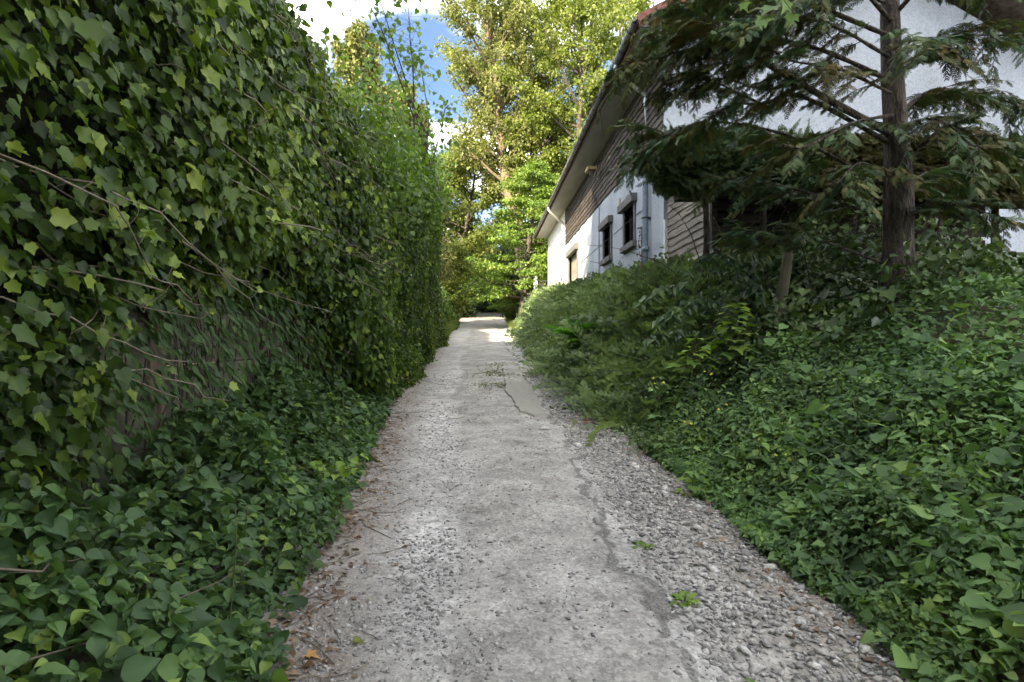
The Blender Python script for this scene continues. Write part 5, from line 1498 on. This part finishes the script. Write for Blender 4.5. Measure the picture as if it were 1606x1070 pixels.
    tb = TB(); P = curve([[WX - .05, 13.35, 2.6], [WX - .06, 13.25, 3.4], [WX - .05, 13.3, 3.9], [WX - .06, 13.22, 4.25]], 5); tb.tube(P, .012, 5); obj('stem', tb.mesh('stem', M['twig']), e)
    n = 130; f = rng.random(n) * (len(P) - 1.01); i = f.astype(int); pp = P[i] + (P[i + 1] - P[i]) * (f - i)[:, None] + rng.normal(0, .035, (n, 3)) - np.array([.03, 0, 0])
    o = obj('dead_leaves', leaves_mesh('dead_leaves', [place(tmpl_diamond(), pp, rdirs(n) + np.array([0, 0, -.8]), rdirs(n) + np.array([-1, -.5, 0]), rng.uniform(.04, .09, n))], M['dead_red']), e); o['kind'] = 'stuff'
def tmpl_flower():
    V = [(0, 0, 0)]; F = []
    for k in range(4):
        a = k * PI / 2
        c = lambda r_, da, z: (r_ * math.cos(a + da), r_ * math.sin(a + da), z)
        n = len(V); V += [c(.6, -.55, .12), c(1, -.3, .2), c(1, .3, .2), c(.6, .55, .12)]
        F += [(0, n, n + 1), (0, n + 1, n + 2), (0, n + 2, n + 3)]
    return np.array(V, float), np.array(F)
M['dead_red'] = leaf_mat('rust dead leaf', [(.12,.05,.03),(.22,.09,.05)], .1, tcol=(1.2,.9,.7), rough=.7)
right_plants()

# ------------------------------------------------------------------ conifers on the right
def conifers():
    r = np.random.default_rng(71)
    fr = [tmpl_frond(9, k) for k in range(4)]
    # the clipped row with a level top
    root = empty('conifer_hedge', (0, 0, 0), 'row of dark conifers clipped to a level top in front of the shed', 'hedge')
    n = 15000
    x = 2.95 + 5.6 * rng.random(n); x = np.where(rng.random(n) < .12, rng.uniform(2.55, 3.3, n), x)
    topz = 4.72 + .06 * rng.normal(size=n)
    lowz = 3.85 - .1 * sst(3.4, 2.9, x) - .4 * fbm(x * 1.3, x * 0, s=121) + .3
    z = topz - (topz - lowz) * rng.random(n) ** 1.15
    y = 8.55 + .55 * rng.random(n) - .28 * np.sin(np.clip((z - 3.2) / 1.5, 0, 1) * PI) - .15 * (fbm(x * 1.5, z * 1.5, s=122) - .3)
    tip = unit(np.stack([-.15 + .55 * rng.normal(size=n), -.75 + .25 * rng.normal(size=n), -.35 + .45 * rng.normal(size=n)], -1))
    nor = unit(np.stack([.3 * rng.normal(size=n), np.full(n, -.45), np.full(n, .8)], -1) + rng.normal(0, .3, (n, 3)))
    sz = .26 * rng.uniform(.55, 1.2, n)
    tone = np.clip(.35 + .9 * (fbm(x * 1.4, z * 1.6, s=123) - .5) + .18 * rng.normal(size=n), 0, 1)
    P = np.stack([x, y, np.minimum(z, 4.74)], -1)
    brown = fbm(x * 1.1, z * 1.1, s=124) > .5
    ch_b = []; ch_g = []
    for k in range(4):
        q = (np.arange(n) % 4) == k
        ch_b.append(place(fr[k], P[q & brown], tip[q & brown], nor[q & brown], sz[q & brown], tone[q & brown]))
        ch_g.append(place(fr[k], P[q & ~brown], tip[q & ~brown], nor[q & ~brown], sz[q & ~brown], tone[q & ~brown]))
    o = obj('brown_sprays', leaves_mesh('brown_sprays', ch_b, M['conifer_brown']), root); o['kind'] = 'stuff'
    o = obj('green_sprays', leaves_mesh('green_sprays', ch_g, M['conifer']), root); o['kind'] = 'stuff'
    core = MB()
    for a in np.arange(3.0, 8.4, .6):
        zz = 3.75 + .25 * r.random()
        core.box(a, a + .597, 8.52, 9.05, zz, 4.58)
    o = core.build('shaded_core', M['thicket'], root); o['kind'] = 'stuff'
    for k, xx in enumerate(np.arange(3.4, 8.4, .95)):
        tb = TB(); zb = float(zg(xx, 8.8)); tb.tube([[xx, 8.85, zb - .1], [xx + r.normal(0, .05), 8.8, zb + 1], [xx + r.normal(0, .08), 8.8, 4.2]], [.06, .05, .04], 7)
        obj('trunk', tb.mesh('trunk', M['bark_dark']), root)
    # the overhanging conifer
    root = empty('conifer_tree', (0, 0, 0), 'dark conifer whose bare limbs and drooping sprays overhang the house corner', 'tree')
    tb = TB(); tx = at(1405, 400, 6.7); zb = float(zg(tx[0], tx[1]))
    tr = curve([[tx[0], tx[1], zb - .2], [tx[0] + .03, tx[1], zb + 1.5], [tx[0] - .04, tx[1] + .05, zb + 4], [tx[0] + .02, tx[1], zb + 9]], 6)
    tb.tube(tr, np.linspace(.19, .05, len(tr)) * r.uniform(.93, 1.08, len(tr)), 14)
    limbs = [  # path, spray density, droop, brown share
        ([(1405, 215, 6.7), (1254, 130, 6.3), (1180, 85, 6.2), (1120, 40, 6.3), (1060, 15, 6.6)], .7, .5, .04, .5),
        ([(1405, 230, 6.7), (1260, 152, 6.6), (1195, 163, 6.6), (1143, 165, 6.7), (1085, 200, 7.0), (1030, 212, 7.4)], .45, .4, .026, .2),
        ([(1405, 130, 6.7), (1270, 72, 6.8), (1160, 62, 6.9), (1080, 78, 7.0), (1015, 95, 7.2), (985, 102, 7.2)], 1.6, .9, .026, .6),
        ([(1405, 60, 6.7), (1260, 5, 6.6), (1150, -5, 6.8), (1060, 20, 7.2), (1005, 45, 7.4)], 2.2, .7, .028, .5),
        ([(1405, 40, 6.7), (1300, -60, 6.3), (1180, -60, 6.3), (1090, -10, 6.6)], 2.2, .7, .03, .3),
        ([(1405, 300, 6.7), (1240, 215, 7.2), (1120, 195, 7.6), (1050, 215, 7.9), (1018, 235, 8.1), (1004, 255, 8.2)], .9, .7, .022, .1),
        ([(1050, 215, 7.9), (1020, 200, 8.0), (1000, 205, 8.1), (988, 225, 8.1)], 2.0, .6, .01, .05),
        ([(1405, 345, 6.7), (1254, 300, 7.0), (1180, 285, 7.0), (1120, 290, 7.1)], 1.5, .4, .02, .05),
        ([(1405, 420, 6.7), (1262, 372, 6.9), (1200, 385, 6.9), (1160, 362, 6.9)], 1.1, .3, .018, .1),
        ([(1405, 180, 6.7), (1330, 190, 6.0), (1254, 220, 5.8), (1200, 190, 6.0)], .25, .4, .022, .2),
        ([(1405, 255, 6.7), (1500, 200, 6.2), (1580, 220, 6.0)], 1.4, .6, .03, .3),
        ([(1405, 120, 6.7), (1490, 60, 6.6), (1600, 60, 6.8)], 1.4, .6, .03, .3),
        ([(1405, 350, 6.7), (1480, 320, 6.4), (1570, 340, 6.2)], 1.4, .6, .026, .2),
        ([(1405, -40, 6.7), (1330, -70, 6.0), (1240, 10, 5.7), (1180, 30, 5.8)], .9, .6, .024, .2),
        ([(1195, 163, 6.6), (1120, 130, 6.9), (1070, 120, 7.1), (1040, 150, 7.2)], .8, .6, .014, .3),
        ([(1405, 95, 6.7), (1300, 40, 6.5), (1200, 30, 6.5), (1120, 60, 6.7), (1060, 60, 6.9)], 1.5, .8, .022, .55),
        ([(1405, 150, 6.7), (1320, 110, 6.2), (1230, 95, 6.0), (1150, 40, 6.2)], .9, .7, .02, .5),
        ([(1405, 10, 6.7), (1280, -30, 6.8), (1160, -30, 7.0), (1070, 0, 7.2), (1030, 30, 7.3)], 2.0, .8, .022, .5),
        ([(1254, 130, 6.3), (1200, 140, 6.5), (1130, 125, 6.7), (1085, 145, 7.0)], .5, .7, .014, .4),
        ([(1405, 20, 6.7), (1470, -40, 6.4), (1560, -30, 6.2)], 1.8, .7, .03, .3),
        ([(1405, 180, 6.7), (1470, 140, 7.2), (1560, 150, 7.5), (1640, 190, 7.6)], 1.8, .7, .026, .3),
        ([(1405, 200, 6.7), (1470, 190, 6.1), (1540, 240, 5.7)], 1.6, .7, .022, .3),
        ([(1405, 90, 6.7), (1440, 60, 6.0), (1480, 90, 5.6)], 1.6, .7, .02, .3),
        ([(1405, 310, 6.7), (1460, 270, 7.2), (1540, 280, 7.5)], 1.5, .6, .02, .2),
        ([(1405, 280, 6.7), (1350, 260, 6.2), (1310, 300, 5.9)], 1.5, .6, .018, .2),
        ([(1180, 85, 6.2), (1150, 100, 6.4), (1120, 95, 6.6), (1090, 130, 6.8)], .5, .6, .014, .3)]
    pos = {0: [], 1: [], 2: []}
    for path, dens, droop, rad, bshare in limbs:
        P = curve([at(*q) for q in path], 8); m = len(P)
        P = P + np.cumsum(r.normal(0, .009, P.shape), 0) * np.linspace(0, 1, m)[:, None]
        tb.tube(P, np.linspace(rad, .006, m) * r.uniform(.85, 1.2, m), 6)
        seg = np.linalg.norm(np.diff(P, axis=0), axis=1).sum()
        ns = int(seg / .07)
        for k in range(ns):
            f = (.12 + .88 * (k + r.random()) / ns) * (m - 1); i = min(int(f), m - 2); p = P[i] + (P[i + 1] - P[i]) * (f - i); d = unit(P[i + 1] - P[i])
            if r.random() > dens + .25 * (f / m): continue
            sd = -1 if k % 2 else 1
            lat = np.cross(d, [0, 0, 1.0]); lat = unit(lat)
            d2 = unit(d * r.uniform(.4, 1.1) + lat * sd * r.uniform(.35, 1) + np.array([0, 0, r.uniform(-.6, .35)]))
            L2 = r.uniform(.25, .75) * (1.1 - .4 * f / m)
            t2 = np.linspace(0, 1, 6)[:, None]
            Q = p + d2 * L2 * t2 + np.array([0, 0, -droop * .55 * L2]) * t2 ** 2 + r.normal(0, .012, (6, 3)) * t2
            tb.tube(Q, .006 * (1 - .7 * t2[:, 0]), 4)
            mat_k = 1 if r.random() < bshare else (2 if r.random() < .18 else 0)
            nf = int(L2 / .034)
            for j in range(nf):
                tt = (.12 + .88 * j / nf); q = np.array([np.interp(tt, t2[:, 0], Q[:, a]) for a in range(3)])
                s2 = -1 if j % 2 else 1
                l2 = unit(np.cross(d2, [0, 0, 1.0]))
                tip = unit(d2 * .8 + l2 * s2 * .8 + np.array([0, 0, -.25 - .6 * droop * tt]) + r.normal(0, .2, 3))
                nor = unit(np.array([0, 0, 1.0]) + r.normal(0, .35, 3))
                pos[mat_k].append((q, tip, nor, r.uniform(.09, .2) * (1.15 - .5 * tt), r.random()))
    obj('trunk', tb.mesh('trunk', M['bark_dark']), root)
    for k, (nm, mt) in enumerate((('green_sprays', 'conifer'), ('brown_sprays', 'conifer_brown'), ('fresh_sprays', 'conifer_fresh'))):
        A = pos[k]; n = len(A)
        q, tip, nor, sz, tn = (np.array([a[c] for a in A]) for c in range(5))
        chs = []
        for v in range(4):
            s = np.arange(n) % 4 == v
            chs.append(place(fr[v], q[s], tip[s], nor[s], sz[s], tn[s]))
        o = obj(nm, leaves_mesh(nm, chs, M[mt]), root); o['kind'] = 'stuff'
        print(nm, n)
    # lobed leaves hanging in at the top
    e = empty('sycamore_branch', (0, 0, 0), 'sycamore twig with big green lobed leaves hanging from above at the upper right', 'branch')
    tb = TB(); P = curve([at(1330, -160, 5.2), at(1270, -70, 4.9), at(1230, -15, 4.7), at(1212, 22, 4.6)], 6); tb.tube(P, np.linspace(.014, .004, len(P)), 5)
    ll = leafset(tmpl_maple(), M['sapling'], (0, .1, .2))
    for px, py, d, s in ((1212, 10, 4.6, .15), (1200, 25, 4.6, .13), (1222, -8, 4.7, .15), (1245, 22, 4.75, .11), (1235, 0, 4.8, .14), (1190, 33, 4.55, .09), (1250, -20, 4.8, .15), (1165, 3, 4.9, .1)):
        q = at(px, py, d)
        j = int(np.argmin(np.linalg.norm(P - q, axis=1))); tb.tube(np.vstack([P[j], (P[j] + q) / 2, q]), .003, 4)
        t = unit(np.array([r.normal(-.3, .4), r.normal(-.2, .3), -.8])); w = np.array([r.normal(0, .4), -.8, .5]); w = unit(w - (w @ t) * t); u = np.cross(t, w)
        o = obj('leaf', ll[int(r.integers(0, 3))], e); o.matrix_basis = Matrix(((u[0]*s, t[0]*s, w[0]*s, q[0]), (u[1]*s, t[1]*s, w[1]*s, q[1]), (u[2]*s, t[2]*s, w[2]*s, q[2]), (0, 0, 0, 1)))
    obj('stem', tb.mesh('stem', M['twig']), e)
conifers()

# ------------------------------------------------------------------ small things on the track
def small_things():
    r = np.random.default_rng(83)
    def ground_at(px, py):
        d = 1.6 / (.06 + (py - 535) / 904.0); p = at(px, py, d); return np.array([p[0], p[1], float(track_z(p[0], p[1]))])
    for px, py, w, n, lab in ((775, 586, .55, 260, 'largest tuft of low grass growing in the middle of the track'), (790, 606, .3, 90, 'small grass tuft just below the largest one on the track'),
                              (757, 606, .22, 40, 'smallest grass tuft left on the track with a scrap of pale litter'), (780, 575, .3, 70, 'thin grass tuft at the back of the largest one')):
        g = ground_at(px, py)
        e = empty('grass_tuft', tuple(g), lab, 'grass')
        x = r.normal(0, w * .45, n); y = r.normal(0, w * 1.0, n)
        z = track_z(g[0] + x, g[1] + y) - g[2]
        a = r.uniform(0, 6.28, n)
        tip = np.stack([np.cos(a) * .8, np.sin(a) * .8, r.uniform(.3, 1, n)], -1)
        ch = [place(tmpl_blade(), np.stack([x, y, z], -1), tip, np.stack([np.cos(a) * -.3, np.sin(a) * -.3, np.ones(n)], -1), r.uniform(.06, .17, n), r.random(n)),
              place(tmpl_ovate(.4), np.stack([x, y, z + .015], -1)[: n // 2], tip[: n // 2] * [1, 1, .3], np.tile([0, 0, 1.0], (n // 2, 1)), r.uniform(.04, .08, n // 2), r.random(n // 2))]
        o = obj('blades', leaves_mesh('blades', ch, M['grass']), e); o['kind'] = 'stuff'
    for px, py, n, lab in ((1073, 934, 16, 'small green weed on the ragged asphalt edge in the foreground'), (1012, 850, 9, 'tiny mossy weed on the asphalt edge above the foreground weed'), (1185, 1062, 8, 'tiny weed at the bottom right edge of the track'),
                           (1215, 858, 12, 'broad leaved weed at the front corner of the right undergrowth')):
        g = ground_at(px, py); e = empty('weed', tuple(g), lab, 'weed')
        ll = leafset(tmpl_ovate(.3), M['sapling'], (.2, .5, .8))
        tb = TB(); tb.tube([[0, 0, -.02], [0, 0, .005], [.005, 0, .02]], .005, 5); obj('stem', tb.mesh('stem', M['green_stem']), e)
        for k in range(n):
            a = k * 2.4; s = r.uniform(.035, .07) * (1.3 if py > 855 and py < 1000 else 1)
            if px == 1215: s *= 1.6
            t = unit(np.array([math.cos(a), math.sin(a), r.uniform(.05, .6)])); w = np.array([0, 0, 1.0]); w = unit(w - (w @ t) * t); u = np.cross(t, w); q = np.array([t[0], t[1], 0]) * r.uniform(0, .05)
            o = obj('leaf', ll[k % 3], e); o.matrix_basis = Matrix(((u[0]*s, t[0]*s, w[0]*s, q[0]), (u[1]*s, t[1]*s, w[1]*s, q[1]), (u[2]*s, t[2]*s, w[2]*s, .012), (0, 0, 0, 1)))
    # single fallen leaves
    V, F = tmpl_maple(); me_o = mesh_np('fallen_leaf', V * [1, 1, 2.2], F, M['orange_leaf'], {'tone': np.full(len(V), .4)})
    V2, F2 = tmpl_ovate(.4); me_y = mesh_np('fallen_leaf', V2 * [1, 1, 1.5], F2, M['gold'], {'tone': np.full(len(V2), .8)}); me_d = mesh_np('fallen_leaf', V2 * [1, 1, 2], F2, M['dead'], {'tone': np.full(len(V2), .7)})
    for me, px, py, s, lab in ((me_o, 480, 1027, .075, 'curled orange brown fallen leaf on the bare earth at the lower left'), (me_y, 552, 1003, .06, 'yellow fallen leaf on the left gravel edge in the foreground'), (me_d, 495, 1045, .07, 'grey brown fallen leaf just below the orange one'),
                               (me_y, 1080, 778, .07, 'yellow fallen leaf beside the right undergrowth'), (me_d, 556, 845, .06, 'pale dead leaf on the left edge beside the nettles'), (me_o, 1200, 900, .05, 'brown dead leaf among the stones at the right edge')):
        g = ground_at(px, py); o = obj('fallen_leaf', me, None, (g[0], g[1], g[2] + .014)); o.scale = (s, s, s); o.rotation_euler = (r.normal(0, .25), r.normal(0, .25), r.uniform(0, 6)); props(o, lab, 'leaf')
    # litter on both edges
    n = 2300
    y = 1.6 + 22 * rng.random(n) ** 1.8; left = rng.random(n) < .66
    x = np.where(left, left_edge(y) + rng.gamma(1.4, .1, n) - .12, right_edge(y) - rng.gamma(1.4, .1, n) + .15)
    z = track_z(x, y) + .008
    a = rng.uniform(0, 6.28, n)
    ch = place(tmpl_ovate(.33), np.stack([x, y, z], -1), np.stack([np.cos(a), np.sin(a), .15 * rng.normal(size=n)], -1), np.tile([0, 0, 1.0], (n, 1)) + .3 * rng.normal(size=(n, 3)), .032 * rng.uniform(.5, 1.6, n) * (1 + .03 * y))
    o = obj('leaf_litter', leaves_mesh('leaf_litter', [ch], M['dead'])); props(o, 'brown leaf litter lying along both edges of the track', 'leaf litter', kind='stuff')
    tb = TB()
    for k in range(190):
        y0 = 1.7 + 8 * r.random() ** 1.6; x0 = float(left_edge(y0)) + r.gamma(1.5, .1) - .1; a0 = r.uniform(0, 6.28); L = r.uniform(.06, .28)
        t = np.linspace(0, 1, 5); X = x0 + np.cos(a0 + t * r.normal(0, .8)) * L * t; Y = y0 + np.sin(a0 + t * r.normal(0, .8)) * L * t
        tb.tube(np.c_[X, Y, track_z(X, Y) + .008], r.uniform(.0015, .0035), 4)
    o = obj('twigs', tb.mesh('twigs', M['ivy_stem'])); props(o, 'thin dry twigs scattered on the bare earth of the left edge', 'twigs', kind='stuff')
    # crumbled red brick in the gravel
    V0, F0 = ico()
    for px, py, w, n, lab in ((918, 657, .14, 55, 'patch of crumbled red brick in the gravel below the right hedge'), (1000, 700, .1, 24, 'small scatter of red brick crumbs beside the right undergrowth'), (718, 509, .5, 60, 'reddish debris on the left edge near the bend')):
        g = ground_at(px, py); Vs = []; Fs = []; sc_ = 1 if py > 600 else 2.2
        for k in range(n):
            s = r.uniform(.008, .026) * sc_; dx, dy = r.normal(0, w), r.normal(0, w * 1.3)
            Vs.append(V0 * s * np.array([1.2, 1, .5]) * (1 + .2 * r.normal(size=(12, 1))) + [dx, dy, float(track_z(g[0] + dx, g[1] + dy)) - g[2] + s * .15]); Fs.append(F0 + 12 * k)
        o = obj('brick_crumbs', mesh_np('brick_crumbs', np.vstack(Vs), np.vstack(Fs), M['brick']), None, tuple(g)); props(o, lab, 'brick rubble', kind='stuff')
    # tall grass where the track bends
    n = 9000
    y = rng.uniform(26, 46, n); x = left_edge(y) - rng.gamma(1.5, .22, n) + .15
    ch = place(tmpl_blade(), np.stack([x, y, zg(x, y)], -1), np.stack([.35 * rng.normal(size=n) + .25, .35 * rng.normal(size=n), np.ones(n)], -1), np.stack([-np.ones(n) + .5 * rng.normal(size=n), .8 * rng.normal(size=n), .3 * np.ones(n)], -1), rng.uniform(.4, 1.0, n))
    x2 = right_edge(y) + rng.gamma(1.5, .2, n) - .1
    c2 = place(tmpl_blade(), np.stack([x2, y, zg(x2, y)], -1)[:5000], np.stack([.35 * rng.normal(size=n) - .25, .35 * rng.normal(size=n), np.ones(n)], -1)[:5000], np.stack([np.ones(n) + .5 * rng.normal(size=n), .8 * rng.normal(size=n), .3 * np.ones(n)], -1)[:5000], rng.uniform(.3, .7, 5000))
    o = obj('grass', leaves_mesh('grass', [ch, c2], M['grass'])); props(o, 'tall grass along the edges of the track near the bend', 'grass', kind='stuff')
    # fine weeds on the foot of the right hedge
    n = 6000
    y = rng.uniform(6, 26, n); x = right_edge(y) + .12 * rng.normal(size=n) + .05
    ch = place(tmpl_diamond(), np.stack([x, y, track_z(x, y) + .14 * rng.random(n)], -1), rdirs(n) + np.array([-.3, -.2, .1]), rdirs(n) + np.array([0, 0, 1.5]), rng.uniform(.03, .07, n), rng.random(n))
    o = obj('edge_weeds', leaves_mesh('edge_weeds', [ch], M['cotone'])); props(o, 'small weeds creeping onto the track at the foot of the right hedge', 'weeds', kind='stuff')
M['brick'] = plain_mat('crumbled red brick', (.3,.12,.07), (.5,.24,.16), 20, .95, .4, 60)
small_things()

# every Empty goes to the base of what it carries
bpy.context.view_layer.update()
for e in [o for o in COL.objects if o.type == 'EMPTY' and o.parent is None and o.location.length < 1e-6 and o.children]:
    lo = np.array([1e9] * 3); hi = -lo
    for c in e.children_recursive:
        if c.type == 'MESH':
            for b in c.bound_box:
                p = np.array(c.matrix_world @ Vector(b)); lo = np.minimum(lo, p); hi = np.maximum(hi, p)
    base = Vector(((lo[0] + hi[0]) / 2, (lo[1] + hi[1]) / 2, lo[2]))
    e.location = base
    for c in e.children: c.matrix_parent_inverse = Matrix.Translation(-base)
print('tris', sum(len(m.polygons) for m in bpy.data.meshes))
